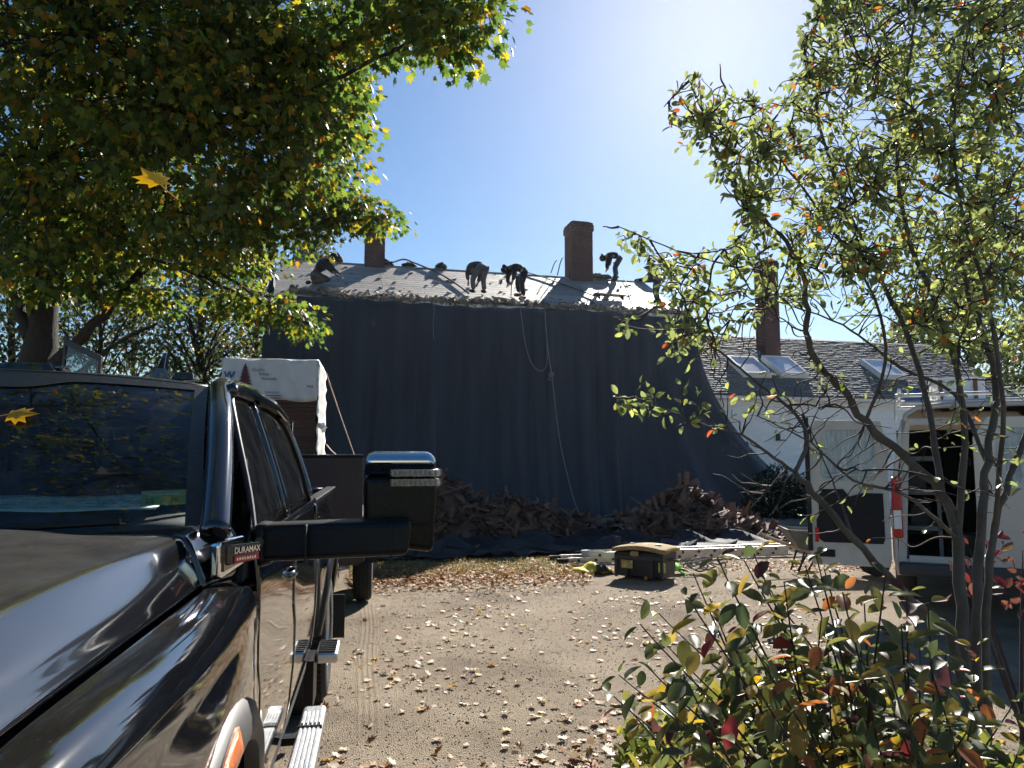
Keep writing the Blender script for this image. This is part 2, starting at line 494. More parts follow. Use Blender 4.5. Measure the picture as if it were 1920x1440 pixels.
roof = MB().hexa([(0, 0, EAVE - 0.06), (HL, 0, EAVE - 0.06), (HL, RUN, EAVE + RISE - 0.06), (0, RUN, EAVE + RISE - 0.06),
                  (0, 0, EAVE), (HL, 0, EAVE), (HL, RUN, EAVE + RISE), (0, RUN, EAVE + RISE)])
roof.hexa([(0, yb, EAVE - 0.06), (0, RUN + 0.002, EAVE + RISE - 0.06), (HL, RUN + 0.002, EAVE + RISE - 0.06), (HL, yb, EAVE - 0.06),
           (0, yb, EAVE), (0, RUN + 0.002, EAVE + RISE), (HL, RUN + 0.002, EAVE + RISE), (HL, yb, EAVE)][::1])
roof_o = roof.build('roof', M['board'], house)
# sheathing boards, one by one
slope = Vector((0, math.cos(PITCHR), math.sin(PITCHR))); SL = math.hypot(RUN, RISE)
nrow = 17; bh = SL / nrow
rb = random.Random(3)
bmesh_cache = {}
for r_ in range(nrow):
    x = 0.0
    while x < HL - 0.05:
        ln = min(rb.choice([1.8, 2.4, 3.0, 3.6]), HL - x)
        if HL - x - ln < 0.6: ln = HL - x
        key = round(ln, 2)
        if key not in bmesh_cache:
            bmesh_cache[key] = MB().box((ln / 2, bh / 2, 0.011), (ln - 0.012, bh - 0.018, 0.022)).mesh('board', M['board'])
        o = link('board', bmesh_cache[key], roof_o)
        w = rb.uniform(0.0, 0.002)
        place(o, Vector((x, 0, EAVE + 0.004 + w)) + slope * (r_ * bh), (1, 0, 0), slope + Vector((0, 0, rb.uniform(-.0015, .0015))))
        x += ln
MB().box((HL / 2, RUN, EAVE + RISE + 0.018), (HL, 0.12, 0.012)).build('ridge_board', M['board'], roof_o)
MB().box((HL / 2, -0.02, EAVE - 0.02), (HL, 0.03, 0.16)).build('fascia', M['white'], house)
# torn shingles and paper left along the eave
def chips(n, fn, seed, size=(0.05, 0.32), thick=0.012):
    rr = np.random.RandomState(seed)
    base = np.array([(-.5, -.5, -.5), (.5, -.5, -.5), (.5, .5, -.5), (-.5, .5, -.5), (-.5, -.5, .5), (.5, -.5, .5), (.5, .5, .5), (-.5, .5, .5)])
    fc = np.array([(3, 2, 1, 0), (4, 5, 6, 7), (0, 1, 5, 4), (1, 2, 6, 5), (2, 3, 7, 6), (3, 0, 4, 7)])
    V, F = [], []
    for i in range(n):
        p, tilt = fn(rr)
        s = np.array([rr.uniform(*size), rr.uniform(0.04, 0.13), thick * rr.uniform(0.5, 1.6)])
        e = Matrix.Rotation(rr.uniform(0, 6.28), 3, 'Z')
        e = Matrix.Rotation(rr.normal(0, tilt), 3, 'X') @ Matrix.Rotation(rr.normal(0, tilt), 3, 'Y') @ e
        V.append((base * s) @ np.array(e).T + np.array(p)); F.append(fc + 8 * i)
    return np.vstack(V), np.vstack(F)
def eave_fn(rr):
    x = rr.uniform(0.4, HL - 0.2); y = abs(rr.normal(0, 0.20)) - 0.06
    k = 0.5 + 0.5 * math.sin(x * 1.7) * math.sin(x * 0.63 + 1)
    return (x, y, roof_z(y) + rr.uniform(-0.02, 0.03 + 0.10 * k)), 0.45
V, F = chips(1500, eave_fn, 5)
tag(link('torn_shingles', mesh_np('torn_shingles', V, F, M['torn']), house), kind='stuff')
def bits_fn(rr):
    x = rr.uniform(0.3, HL - 0.2); y = rr.uniform(0.1, RUN)
    return (x, y, roof_z(y) - 0.02), 0.12
V, F = chips(90, bits_fn, 9, (0.03, 0.2), 0.006)
tag(link('loose_scraps', mesh_np('loose_scraps', V, F, M['torn']), house), kind='stuff')

def chimney(parent, cx, cy, w, d, z0, z1, label=None):
    ch = bpy.data.objects.new('chimney', None); COL.objects.link(ch); ch.parent = parent
    ch.location = (cx, cy, 0)
    if label: ch['label'] = label
    MB().box((0, 0, (z0 + z1) / 2), (w - 0.03, d - 0.03, z1 - z0 - 0.02)).build('mortar_core', M['mortar'], ch)
    cap = 0.34
    mb = MB(); c = 0.075; rr = random.Random(int(cx * 10)); n = int((z1 - z0) / c)
    for i in range(n):
        z = z0 + (i + 0.5) * c
        top = z1 - z
        g = 0.035 if top < cap else 0.0
        if top < 0.08: g = 0.012
        W, D = w + 2 * g, d + 2 * g
        for a, (ln, off, ax) in enumerate(((W, D / 2, 0), (W, -D / 2, 0), (D, W / 2, 1), (D, -W / 2, 1))):
            x = -ln / 2 - (0.1 if (i + a) % 2 else 0)
            while x < ln / 2 - 0.01:
                x0, x1 = max(x, -ln / 2), min(x + 0.2, ln / 2)
                if x1 - x0 > 0.03:
                    cen = ((x0 + x1) / 2, off - math.copysign(0.04, off), z) if ax == 0 else (off - math.copysign(0.0405, off), (x0 + x1) / 2, z)
                    t = 0.08 + rr.uniform(-.006, .006)
                    mb.box(cen, (x1 - x0 - 0.012, t, c - 0.012) if ax == 0 else (t, x1 - x0 - 0.012, c - 0.012))
                x += 0.2
    o = tag(mb.build('brick', M['brick'], ch), kind='stuff')
    MB().box((0, 0, z1 + 0.01), (w * 0.8, d * 0.8, 0.05)).build('cap', M['mortar'], ch)
    return ch
zr = EAVE + RISE
pc = hl(on_plane(1085, 500, hw(0, RUN, 0), HY)); top = hl(on_plane(1085, 415, hw(0, RUN - 0.35, 0), HY)).z
chimney(house, pc.x, RUN, 0.78, 0.74, zr - 0.35, top, 'tall red brick chimney on the ridge')
pc2 = hl(on_plane(712 - 10, 490, hw(0, RUN, 0), HY)); top2 = hl(on_plane(700, 424, hw(0, RUN, 0), HY)).z
chimney(house, pc2.x, RUN, 0.62, 0.6, zr - 0.35, top2, 'brick chimney half hidden behind maple leaves')

# ------------------------------------------------------------------ black cloth over the wall
def tarpmat():
    m, nt, b = newmat('black woven cloth')
    L = nt.links.new
    tc = N(nt, 'ShaderNodeTexCoord')
    mp = N(nt, 'ShaderNodeMapping'); mp.inputs['Scale'].default_value = (1.2, 1.2, 0.12); L(tc.outputs['Object'], mp.inputs[0])
    nz = N(nt, 'ShaderNodeTexNoise', i_Scale=3.0, i_Detail=7.0); L(mp.outputs[0], nz.inputs['Vector'])
    rp = ramp(nt, [(0.3, (0.014, 0.020, 0.031)), (0.7, (0.028, 0.038, 0.054))], nz.outputs['Fac'])
    L(rp.outputs[0], b.inputs['Base Color']); b.inputs['Roughness'].default_value = 0.8
    b.inputs['Sheen Weight'].default_value = 0.25; b.inputs['Sheen Roughness'].default_value = 0.6
    n2 = N(nt, 'ShaderNodeTexNoise', i_Scale=220.0, i_Detail=2.0); L(tc.outputs['Object'], n2.inputs['Vector'])
    bp = N(nt, 'ShaderNodeBump', i_Strength=0.25, i_Distance=0.01); L(n2.outputs['Fac'], bp.inputs['Height']); L(bp.outputs[0], b.inputs['Normal'])
    return m
M['tarp'] = tarpmat()
nx, nz_ = 330, 56
rows = []
foldr = random.Random(21)
ph = [foldr.uniform(0, 6.28) for _ in range(8)]
seams = sorted(foldr.uniform(0, 1) for _ in range(17))
for j in range(nz_ + 1):
    t = j / nz_; row = []
    for i in range(nx + 1):
        s = i / nx
        e = max(0, (s - 0.80) / 0.20)
        x = -0.22 + s * (HL + 0.30) + 3.3 * e ** 1.6 * t ** 2.4 + 0.35 * e * t
        w = s * HL
        fold = 0.035 * math.sin(w * 2.3 + ph[0] + 0.4 * t) + 0.03 * math.sin(w * 5.9 + ph[1] - 0.6 * t) + 0.016 * math.sin(w * 13.0 + ph[2] + 0.9 * t)
        fold += 0.045 * math.sin(w * 3.7 + ph[3] + t) * t * t
        for q in seams: fold += 0.03 * math.exp(-((s - q - 0.004 * math.sin(3 * t + q * 9)) * HL / 0.05) ** 2) * (0.4 + t)
        fold += e * 0.22 * math.sin(w * 6.5 + 2.2 * t) * t
        fold *= 1.5
        y = -0.12 - 0.10 * t - 0.9 * max(0, t - 0.55) ** 2 * 2.2 - e * 0.9 * t ** 2 + fold * (0.35 + 0.65 * t)
        z = (EAVE - 0.03 + 0.03 * math.sin(w * 0.9) - 0.02 * math.sin(w * 7)) * (1 - t) + 0.02
        row.append((x, y, z))
    rows.append(row)
cloth = thing('debris_cloth', 'black cloth hanging from the eave down the whole house front', 'tarp', H0, HB)
MB().grid(rows).build('cloth_sheet', M['tarp'], cloth, smooth=60, solid=0.006)
rows = []
for j in range(21):                       # left return round the gable
    t = j / 20
    rows.append([(-0.22 + 0.03 * math.sin(k * 2.2 + t), -0.10 + k * 0.35, (EAVE - 0.05 + (k * 0.35 * RISE / RUN if k * .35 < RUN else (2 * RUN - k * .35) * RISE / RUN) * 0.98) * (1 - t) + 0.02) for k in range(18)])
MB().grid(rows).build('cloth_return', M['tarp'], cloth, smooth=60, solid=0.006)
p = facade_at(698, 606, -0.16)
MB().prism([(-.06, -.1), (.07, -.12), (.02, .14)], (p.x, -0.33, p.z), (1, 0, 0), (0, 0, 1), 0.01).build('patch', pm('brown scrap', (0.12, 0.06, 0.05), 0.9), cloth)

# cloth strips laid over the ground in front of the wall
M['mat'] = pm('laid black cloth', (0.028, 0.03, 0.034), 0.78, var=0.35, scale=2.0, bump=0.2, bscale=160, objrand=0.5, spec=0.25)
rs = random.Random(12)
strip_px = [700, 760, 815, 870, 925, 985, 1045, 1105, 1175, 1250, 1330, 1405]
for i, px in enumerate(strip_px):
    f = on_ground(px, 1056 - 0.028 * (px - 700) + rs.uniform(-4, 4)); 
    o = thing('cloth_strip', 'x', 'tarp strip', (f.x, f.y, 0), HB + rs.uniform(0.30, 0.42), 'black cloth strips laid on the ground')
    o['label'] = '%s black cloth strip from the left, laid on the ground before the heaps' % ['first', 'second', 'third', 'fourth', 'fifth', 'sixth', 'seventh', 'eighth', 'ninth', 'tenth', 'eleventh', 'twelfth'][i]
    wd, ln = rs.uniform(0.75, 0.95), rs.uniform(3.6, 4.4)
    rows = []
    for j in range(26):
        y = ln * j / 25; row = []
        for k in range(13):
            x = wd * k / 12
            curl = max(0, (k - 9.5) / 2.5); low = max(0, 1 - j / 4)
            z = 0.02 + 0.006 * i + 0.10 * curl ** 2 * (1 + math.sin(j * 0.5 + i)) + low * 0.03 * (1 + math.sin(k * 1.1 + i * 2)) * (0.5 + curl) + 0.012 * math.sin(x * 9 + y * 3 + i)
            row.append((x + 0.05 * math.sin(y * 1.3 + i) - 0.03 * curl, y, max(0.006, z)))
        rows.append(row)
    MB().grid(rows).build('cloth_sheet', M['mat'], o, smooth=80, solid=-0.01)

# ------------------------------------------------------------------ ropes on the wall and hoses on the roof
M['rope'] = pm('grey rope', (0.22, 0.21, 0.2), 0.9, var=0.4, scale=90, bump=0.5, bscale=200)
M['hose'] = pm('dark hose', (0.05, 0.045, 0.04), 0.6, var=0.2)
def wall_rope(name, label, px, r, y=-0.52, knot=None, cat='rope'):
    pts = []
    for i, (a, b) in enumerate(px):
        yy = y if i else -0.05
        q = facade_at(a, b, yy); pts.append(hw(q.x, yy - (0.9 * max(0, 1 - q.z / 2.6)), q.z))
    base = pts[-1]
    o = thing(name, label, cat, base)
    P = [p_ - base for p_ in curve_pts(pts, 40)]
    MB().tube(P, r, 6).build('cord', M['rope'], o, smooth=80)
    if knot:
        q = facade_at(knot[0], knot[1], y); c = hw(q.x, y, q.z) - base
        mb = MB()
        for k in range(3):
            mb.tube([c + Vector((0.07 * math.cos(a) * (1 - .2 * k), -0.02 + 0.02 * math.sin(2 * a + k), 0.06 * math.sin(a + k))) for a in np.linspace(0, 6.1, 14)], r * 0.9, 5)
        mb.tube([c, c + Vector((-.10, -.02, -.12)), c + Vector((-.02, -.03, -.16))], r * .9, 5)
        mb.build('knot', M['rope'], o, smooth=80)
wall_rope('rope', 'grey rope with a knot hanging down the black cloth', [(1021, 566), (1024, 620), (1029, 665), (1035, 705), (1041, 760), (1047, 830), (1055, 900), (1063, 945), (1074, 972)], 0.016, knot=(1034, 703))
wall_rope('rope', 'thin slack rope loop hanging beside the knotted rope', [(974, 566), (980, 610), (986, 650), (996, 680), (1010, 695), (1021, 692), (1026, 675), (1025, 640)], 0.011)
wall_rope('string', 'short thin pale string dangling from the left eave', [(813, 560), (814, 585), (812, 610), (814, 636)], 0.009, cat='string')
def roof_line(name, label, px, r, mat, cat, lift=0.03):
    pts = []
    for a, b in px:
        q = roof_at(a, b); pts.append(hw(q.x, q.y, roof_z(q.y) + lift))
    base = pts[0]
    o = thing(name, label, cat, base)
    MB().tube([p_ - base for p_ in curve_pts(pts, 30)], r, 6).build('line', mat, o, smooth=80)
roof_line('hose', 'dark air hose arching down the left half of the roof', [(735, 494), (757, 488), (775, 494), (800, 504), (830, 518), (858, 536), (879, 552)], 0.028, M['hose'], 'hose')
roof_line('rope', 'dark rope running down the roof across the chimney shadow', [(985, 511), (1020, 522), (1050, 533), (1085, 545), (1115, 557)], 0.02, M['hose'], 'rope')
roof_line('rope', 'rope hanging down the roof right of the plank', [(1170, 523), (1180, 545), (1190, 575)], 0.013, M['hose'], 'rope')

def lump(name, label, cat, c, size, seed, mat):
    rr = random.Random(seed); mb = MB()
    rows = []
    for j in range(6):
        a = math.pi / 2 * j / 5
        rows.append([(size[0] * math.cos(a) * math.cos(b) * rr.uniform(.7, 1.2), size[1] * math.cos(a) * math.sin(b) * rr.uniform(.7, 1.2), size[2] * math.sin(a) * rr.uniform(.8, 1.1)) for b in np.linspace(0, 2 * math.pi, 11)[:-1]])
    for r in rows: r.append(r[0])
    mb.grid(rows)
    o = thing(name, label, cat, c)
    mb.build('bundle', mat, o)
    return o
M['felt'] = pm('torn felt', (0.035, 0.033, 0.032), 0.85, var=0.5, bump=0.4)
for px, py, s, lab in ((634, 486, (0.18, .15, .28), 'small dark pointed scrap at the ridge above the crouching worker'), (720, 492, (.3, .18, .2), 'dark crumpled felt beside the left chimney foot'),
                       (762, 490, (.25, .15, .15), 'dark felt scrap where the hose crosses the ridge'), (823, 495, (.22, .15, .22), 'dark felt bundle on the ridge left of the workers'),
                       (1120, 520, (.5, .16, .2), 'heap of torn felt right of the brick chimney'), (1205, 523, (.5, .16, .16), 'dark felt scraps on the ridge near the right gable')):
    q = roof_at(px, py); y = min(q.y, RUN)
    lump('felt_scrap', lab, 'felt scrap', hw(q.x, y, roof_z(y) - 0.02), s, px, M['felt'])
for px, py, lab in ((1033, 512, 'short roof bracket bar left of the chimney'), (1045, 516, 'long tilted pry bar leaning against the chimney')):
    q = roof_at(px, py); ln = 0.45 if px < 1040 else 0.62
    o = thing('pry_bar', lab, 'bar', hw(q.x, q.y, roof_z(q.y)), HB)
    MB().tube([(0, 0, 0), (0.12, 0.05, ln * .7), (0.2, 0.08, ln), (0.24, 0.09, ln + 0.03)], 0.018, 6).build('shaft', M['felt'], o)
q = roof_at(1138, 560)
plank = thing('roof_plank', 'wide plank on roof brackets below the worker right of the chimney', 'plank', hw(q.x, q.y, roof_z(q.y)), HB)
MB().hexa([(-.42, -.10, .12), (.62, -.10, .10), (.62, .16, .10), (-.42, .16, .12), (-.42, -.10, .16), (.62, -.10, .14), (.62, .16, .14), (-.42, .16, .16)]).build('board', M['board'], plank)
for x in (-.3, .5): MB().add([(x, -.1, -.05), (x, .16, .1), (x, -.1, .1), (x + .04, -.1, -.05), (x + .04, .16, .1), (x + .04, -.1, .1)], [(0, 1, 2), (5, 4, 3), (0, 3, 4, 1), (1, 4, 5, 2), (2, 5, 3, 0)]).build('bracket', M['felt'], plank)

# ================================================================== white wing
WB = HB
w0 = at(1350, 740, 21.8 * SCL); W_EAVE = at(1400, 741, 22.0 * SCL).z
W0 = hw(HL - 0.4, 0.6, 0)
wing = thing('house_wing', 'low white clapboard wing with grey shingle roof and skylights', 'house', W0, WB)
WL, WRUN = 13.5, 3.6
q = on_plane(1500, 641, W0 + HY * WRUN, HY); W_RIDGE = q.z
qe = on_plane(1450, 746, W0 + HY * (-0.35), HY); W_EAVE = qe.z
WR = W_RIDGE - W_EAVE; wp = math.atan2(WR, WRUN + 0.35)
def wl(p): d = Vector(p) - W0; return Vector((d.dot(HX), d.dot(HY), d.z))
M['clap'] = pm('white clapboard', (0.88, 0.86, 0.82), 0.6, var=0.08, scale=4, stretch=(1, 6, 6), objrand=0.03)
M['asph'] = pm('grey roof shingles', (0.16, 0.15, 0.14), 0.8, var=0.45, scale=14, bump=0.3, objrand=0.1)
MB().add([(0, 0.03, 0), (WL, 0.03, 0), (WL, 2 * WRUN, 0), (0, 2 * WRUN, 0), (0, 0.03, W_EAVE - .05), (WL, 0.03, W_EAVE - .05), (WL, 2 * WRUN, W_EAVE - .05), (0, 2 * WRUN, W_EAVE - .05), (0, WRUN, W_RIDGE - .1), (WL, WRUN, W_RIDGE - .1)],
         [(0, 1, 5, 4), (1, 2, 6, 9, 5), (2, 3, 7, 6), (3, 0, 4, 8, 7)]).build('wall', M['white'], wing)
cb = 0.115; nb = int((W_EAVE - 0.35) / cb)
bm = MB().hexa([(0, -0.022, 0), (WL, -0.022, 0), (WL, 0.02, 0), (0, 0.02, 0), (0, -0.008, cb + .012), (WL, -0.008, cb + .012), (WL, 0.02, cb + .012), (0, 0.02, cb + .012)]).mesh('clapboard', M['clap'])
for i in range(nb):
    o = link('clapboard', bm, wing); o.location = (0, 0, 0.3 + i * cb)
MB().box((WL / 2, -0.03, W_EAVE - 0.13), (WL, 0.05, 0.2)).build('frieze_board', M['white'], wing)
MB().box((WL / 2, -0.30, W_EAVE + 0.0), (WL, 0.09, 0.10)).build('gutter', M['white'], wing, bevel=0.02)
MB().box((WL / 2, -0.15, W_EAVE - 0.05), (WL, 0.28, 0.02)).build('soffit', M['white'], wing)
ws = Vector((0, math.cos(wp), math.sin(wp))); wn_ = Vector((0, -math.sin(wp), math.cos(wp)))
r0 = Vector((-0.2, -0.36, W_EAVE + 0.05)); wsl = math.hypot(WRUN + .36, WR)
wroof = MB().hexa([r0, r0 + Vector((WL + .2, 0, 0)), r0 + Vector((WL + .2, 0, 0)) + ws * wsl, r0 + ws * wsl] + [v + wn_ * 0.06 for v in (r0, r0 + Vector((WL + .2, 0, 0)), r0 + Vector((WL + .2, 0, 0)) + ws * wsl, r0 + ws * wsl)])
yb2 = r0 + ws * wsl
wroof.hexa([yb2 + Vector((0, .002, 0)), yb2 + Vector((WL + .2, .002, 0)), yb2 + Vector((WL + .2, WRUN, -WR)), yb2 + Vector((0, WRUN, -WR))] + [v + Vector((0, 0, 0.06)) for v in (yb2 + Vector((0, .002, 0)), yb2 + Vector((WL + .2, .002, 0)), yb2 + Vector((WL + .2, WRUN, -WR)), yb2 + Vector((0, WRUN, -WR)))])
wroof_o = wroof.build('roof', M['asph'], wing)
rr = random.Random(8); mb = MB(); nrw = 30
for i in range(nrw):
    s = wsl * i / nrw; x = rr.uniform(-.2, 0)
    while x < WL:
        wdt = rr.uniform(0.12, 0.26)
        a = r0 + Vector((x + .2, 0, 0)) + ws * (s + rr.uniform(-.01, .01)) + wn_ * (0.062 + .012 * rr.random())
        b = a + Vector((wdt - .008, 0, 0)); up = ws * (wsl / nrw * 1.02)
        mb.hexa([a, b, b + up - wn_ * .012, a + up - wn_ * .012] + [v + wn_ * rr.uniform(.010, .020) for v in (a, b)] + [b + up - wn_ * .010, a + up - wn_ * .010])
        x += wdt
tag(mb.build('roof_shingle', M['asph'], wroof_o), kind='stuff')
# skylights
M['blind'] = pm('pale blind', (0.55, 0.55, 0.58), 0.8, var=0.1)
def skylight(x0, x1, s0, s1, lift=0.0):
    k = bpy.data.objects.new('skylight', None); COL.objects.link(k); k.parent = wroof_o
    o = r0 + Vector((x0, 0, 0)) + ws * s0 + wn_ * 0.07
    place(k, o, (1, 0, 0), ws)
    w, h = x1 - x0, s1 - s0
    sq = [(0, 0), (w, 0), (w, h), (0, h)]; i_ = 0.07; si = [(i_, i_), (w - i_, i_), (w - i_, h - i_), (i_, h - i_)]
    MB().frame(sq, si, (0, 0, 0.09), (1, 0, 0), (0, 1, 0), 0.2).build('frame', M['white'], k)
    MB().box((w / 2, h / 2, 0.15), (w - 2 * i_, h - 2 * i_, 0.012)).build('pane', M['milk'], k)
    MB().box((w / 2, h / 2, 0.05), (w - 2 * i_, h - 2 * i_, 0.01)).build('blind', M['blind'], k)
def roof_px(px, py): return wl(on_plane(px, py, W0 + r0.y * HY + Vector((0, 0, r0.z)), (wn_.z * Vector((0, 0, 1)) + wn_.y * HY)))
for a, b in (((1393, 711), (1452, 682)), ((1462, 711), (1528, 682)), ((1650, 714), (1712, 688))):
    pa, pb = roof_px(*a), roof_px(*b)
    sa, sb = (pa.y - r0.y) / ws.y, (pb.y - r0.y) / ws.y
    skylight(pa.x + .2, pa.x + .2 + 1.05, sa, sb)
q = wl(on_plane(1441, 660, W0 + HY * 2.4, HY)); ztop = wl(on_plane(1441, 492, W0 + HY * 2.4, HY)).z
chimney(wing, q.x, 2.4, 0.62, 0.6, W_EAVE + 1.2, ztop, 'brick chimney of the white wing behind the branches')
# window, lamp, deck board, meter on the wing wall
def wall_px(px, py): return wl(on_plane(px, py, W0, HY))
a = wall_px(1378, 828); b = wall_px(1404, 900)
wdo = MB().frame([(-.12, -.12), (b.x - a.x + .1, -.12), (b.x - a.x + .1, a.z - b.z + .12), (-.12, a.z - b.z + .12)], [(0, 0), (b.x - a.x, 0), (b.x - a.x, a.z - b.z), (0, a.z - b.z)], (a.x, -.035, b.z), (1, 0, 0), (0, 0, 1), .05).build('window', M['white'], wing)
MB().box(((a.x + b.x) / 2, -.012, (a.z + b.z) / 2), (b.x - a.x, .02, a.z - b.z)).build('pane', M['tint'], wdo)
a = wall_px(1457, 820)
MB().box((a.x, -.06, a.z), (.1, .1, .22)).box((a.x + .08, -.1, a.z - .09), (.3, .16, .03)).build('wall_lamp', M['satin'], wing)
a = wall_px(1533, 845); b = wall_px(1552, 895)
MB().box((a.x + .1, -.09, (a.z + b.z) / 2), (.34, .12, a.z - b.z)).build('meter_box', M['satin'], wing, bevel=.01)
a = wall_px(1460, 892)
deck = thing('deck_bench', 'low white wooden landing beside the wing wall', 'landing', W0 + HX * a.x - HY * 1.3, WB)
zt = on_plane(1500, 893, W0 - HY * 1.3, HY).z
for i in range(6): MB().box((0.95, 0.1 + i * .2, zt - .02), (1.9, .185, .035)).build('plank', M['white'], deck)
for x in (.1, 1.8):
    for y in (.1, 1.1): MB().box((x, y, (zt - .04) / 2), (.09, .09, zt - .04)).build('post', M['white'], deck)
MB().box((.95, .02, zt - .1), (1.86, .03, .12)).build('rail', M['white'], deck)
# ================================================================== torn-off shingle piles
def heap(c, rx, ry, h, seed, dirx=HX, diry=HY):
    rr = np.random.RandomState(seed)
    def f(x, y):
        r = math.hypot(x / rx, y / ry)
        return max(0.0, h * (1 - r) ** 0.8 if r < 1 else 0.0) * (0.85 + 0.18 * math.sin(3 * x + seed) * math.sin(2.3 * y))
    return f
pile_specs = [('left', at(880, 1003, 16.2), 3.3, 1.25, 1.42, -0.35, 4), ('right', at(1285, 1003, 16.6), 2.1, 1.4, 1.08, 0.0, 8)]
shmesh = [MB().hexa([(-l / 2, -w / 2, -.004), (l / 2, -w / 2, -.002), (l / 2, w / 2 * k, -.002), (-l / 2, w / 2, -.004), (-l / 2, -w / 2, .006), (l / 2, -w / 2, .002), (l / 2, w / 2 * k, .002), (-l / 2, w / 2, .006)]).mesh('cedar_shingle', M['cedarold'])
          for l, w, k in ((.58, .14, 1), (.52, .11, .6), (.46, .18, 1), (.40, .09, .4), (.62, .06, 1), (.34, .16, .8))]
for nm, c, rx, ry, h, skew, seed in pile_specs:
    c = Vector((c.x, c.y, 0)); rr = np.random.RandomState(seed)
    def hf(x, y):
        x2 = x - skew * rx * 0.9
        r = math.hypot(x / rx - skew * 0.6 * max(0, 1 - abs(x / rx)), y / ry)
        return h * max(0, 1 - r) ** 0.85 * (0.88 + 0.16 * math.sin(2.9 * x + seed) * math.cos(1.7 * y + x))
    core = thing('shingle_pile', '%s heap of torn-off brown cedar shingles against the black cloth' % ('left long' if nm == 'left' else 'right tall'), 'debris pile', c, HB)
    rows = [[(x, y, max(-0.02, hf(x, y) - 0.10) + 0.02) for x in np.linspace(-rx, rx, 40)] for y in np.linspace(-ry, ry, 24)]
    MB().grid(rows).build('heap', M['cedarold'], core)
    def pf(q):
        for _ in range(50):
            x, y = q.uniform(-rx, rx) * 1.05, q.uniform(-ry, ry) * 1.05
            if hf(x, y) > 0.02 or q.rand() < 0.25: break
        return (x, y, max(0.03, hf(x, y) - 0.05 + q.uniform(0, .08))), 0.55
    V, F = chips(900, pf, seed + 1, (0.16, 0.46), 0.012)
    tag(link('broken_shingle', mesh_np('broken_shingle', V, F, M['cedarold']), core), kind='stuff')
    V, F = chips(150, pf, seed + 5, (0.15, 0.5), 0.01)
    tag(link('torn_felt', mesh_np('torn_felt', V, F, M['felt']), core), kind='stuff')
    for i in range(9):
        x, y = rr.uniform(-.8, .8) * rx, rr.uniform(-.8, .1) * ry; ln = rr.uniform(.8, 1.5)
        o = MB().box((0, 0, 0), (ln, rr.uniform(.03, .07), .02)).build('lath', M['cedarold'], core)
        o.location = (x, y, hf(x, y) + .06); o.rotation_euler = (rr.normal(0, .2), rr.normal(0, .35), rr.uniform(0, 3.1))
    for i in range(140):
        for _ in range(60):
            x, y = rr.uniform(-rx, rx), rr.uniform(-ry, 0.25 * ry)
            if hf(x, y) > 0.05 or (rr.rand() < .12 and y < 0): break
        o = link('cedar_shingle', shmesh[rr.randint(6)])
        wp_ = c + HX * x + HY * y
        o.location = (wp_.x, wp_.y, max(0.05, hf(x, y) + rr.uniform(0.0, .07)))
        o.rotation_euler = (rr.normal(0, .6), rr.normal(0, .75), rr.uniform(0, 6.28))
        tag(o, 'torn-off brown cedar shingle lying on the %s heap' % ('left long' if nm == 'left' else 'right tall'), 'shingle', 'loose shingles on the %s heap' % nm)

# ================================================================== ladder on the ground
lad_a, lad_b = on_ground(1066, 1058), on_ground(1512, 1040)
lad = thing('extension_ladder', 'aluminium extension ladder lying on the ground in front of the cloth', 'ladder', (lad_a.x, lad_a.y, 0), math.atan2(lad_b.y - lad_a.y, lad_b.x - lad_a.x))
LLN = (lad_b - lad_a).length
M['ladd'] = pm('ladder aluminium', (0.62, 0.62, 0.62), 0.38, 0.8, var=0.18, scale=10)
for k, (x0, x1, z, wdt) in enumerate(((0.0, LLN - 0.35, 0.05, 0.42), (0.38, LLN, 0.118, 0.36))):
    for sy in (0, 1):
        y = 0.03 + sy * wdt + k * .03
        rail = MB().box(((x0 + x1) / 2, y, z), (x1 - x0, 0.008, 0.088)).box(((x0 + x1) / 2, y + (.014 if not sy else -.014), z + .041), (x1 - x0, 0.03, 0.006)).box(((x0 + x1) / 2, y + (.014 if not sy else -.014), z - .041), (x1 - x0, 0.03, 0.006)).build('rail', M['ladd'], lad)
    x = x0 + 0.18
    while x < x1 - .1:
        MB().tube([(x, 0.015 + k * .03, z), (x, 0.045 + wdt + k * .03, z)], 0.017, 8).build('rung', M['ladd'], lad, smooth=60)
        MB().tube([(x, 0.020 + k * .03, z), (x, 0.012 + k * .03, z)], 0.022, 8).build('rung_end', M['felt'], lad)
        x += 0.30
for sy in (0, 1):
    MB().box((-0.08, 0.05 + sy * .40, 0.045), (0.2, 0.06, 0.08)).build('foot', M['rubber'], lad, bevel=.015)

# ================================================================== tool tote and things round it
M['totebody'] = pm('charcoal plastic', (0.022, 0.023, 0.026), 0.5, var=0.25, scale=20)
M['totelid'] = pm('tan plastic lid', (0.30, 0.215, 0.10), 0.9, var=0.25, scale=5, bump=0.1, spec=0.12)
M['yellow'] = pm('yellow fabric', (0.65, 0.5, 0.02), 0.75, var=0.25, bump=0.2)
M['neon'] = pm('lime green cloth', (0.22, 0.62, 0.05), 0.75, var=0.25, bump=0.2)
tp = on_ground(1198, 1086)
tote = thing('tool_chest', 'black plastic tool chest with bowed tan lid on the gravel', 'tool chest', (tp.x, tp.y - 0.0, 0), R(-33))
w, d, h = 0.74, 0.52, 0.36
MB().hexa([(-w * .46, .03, .02), (w * .46, .03, .02), (w * .46, d - .03, .02), (-w * .46, d - .03, .02), (-w / 2, 0, h), (w / 2, 0, h), (w / 2, d, h), (-w / 2, d, h)]).build('body', M['totebody'], tote, bevel=.02)
for x in (-.37, -.2, .2, .37): MB().box((x * .93, .0, h * .5), (.05, .035, h * .92)).build('rib', M['totebody'], tote, bevel=.008)
MB().box((0, -.012, h * .82), (w * .98, .03, .06)).build('rim', M['totebody'], tote, bevel=.01)
rows = []
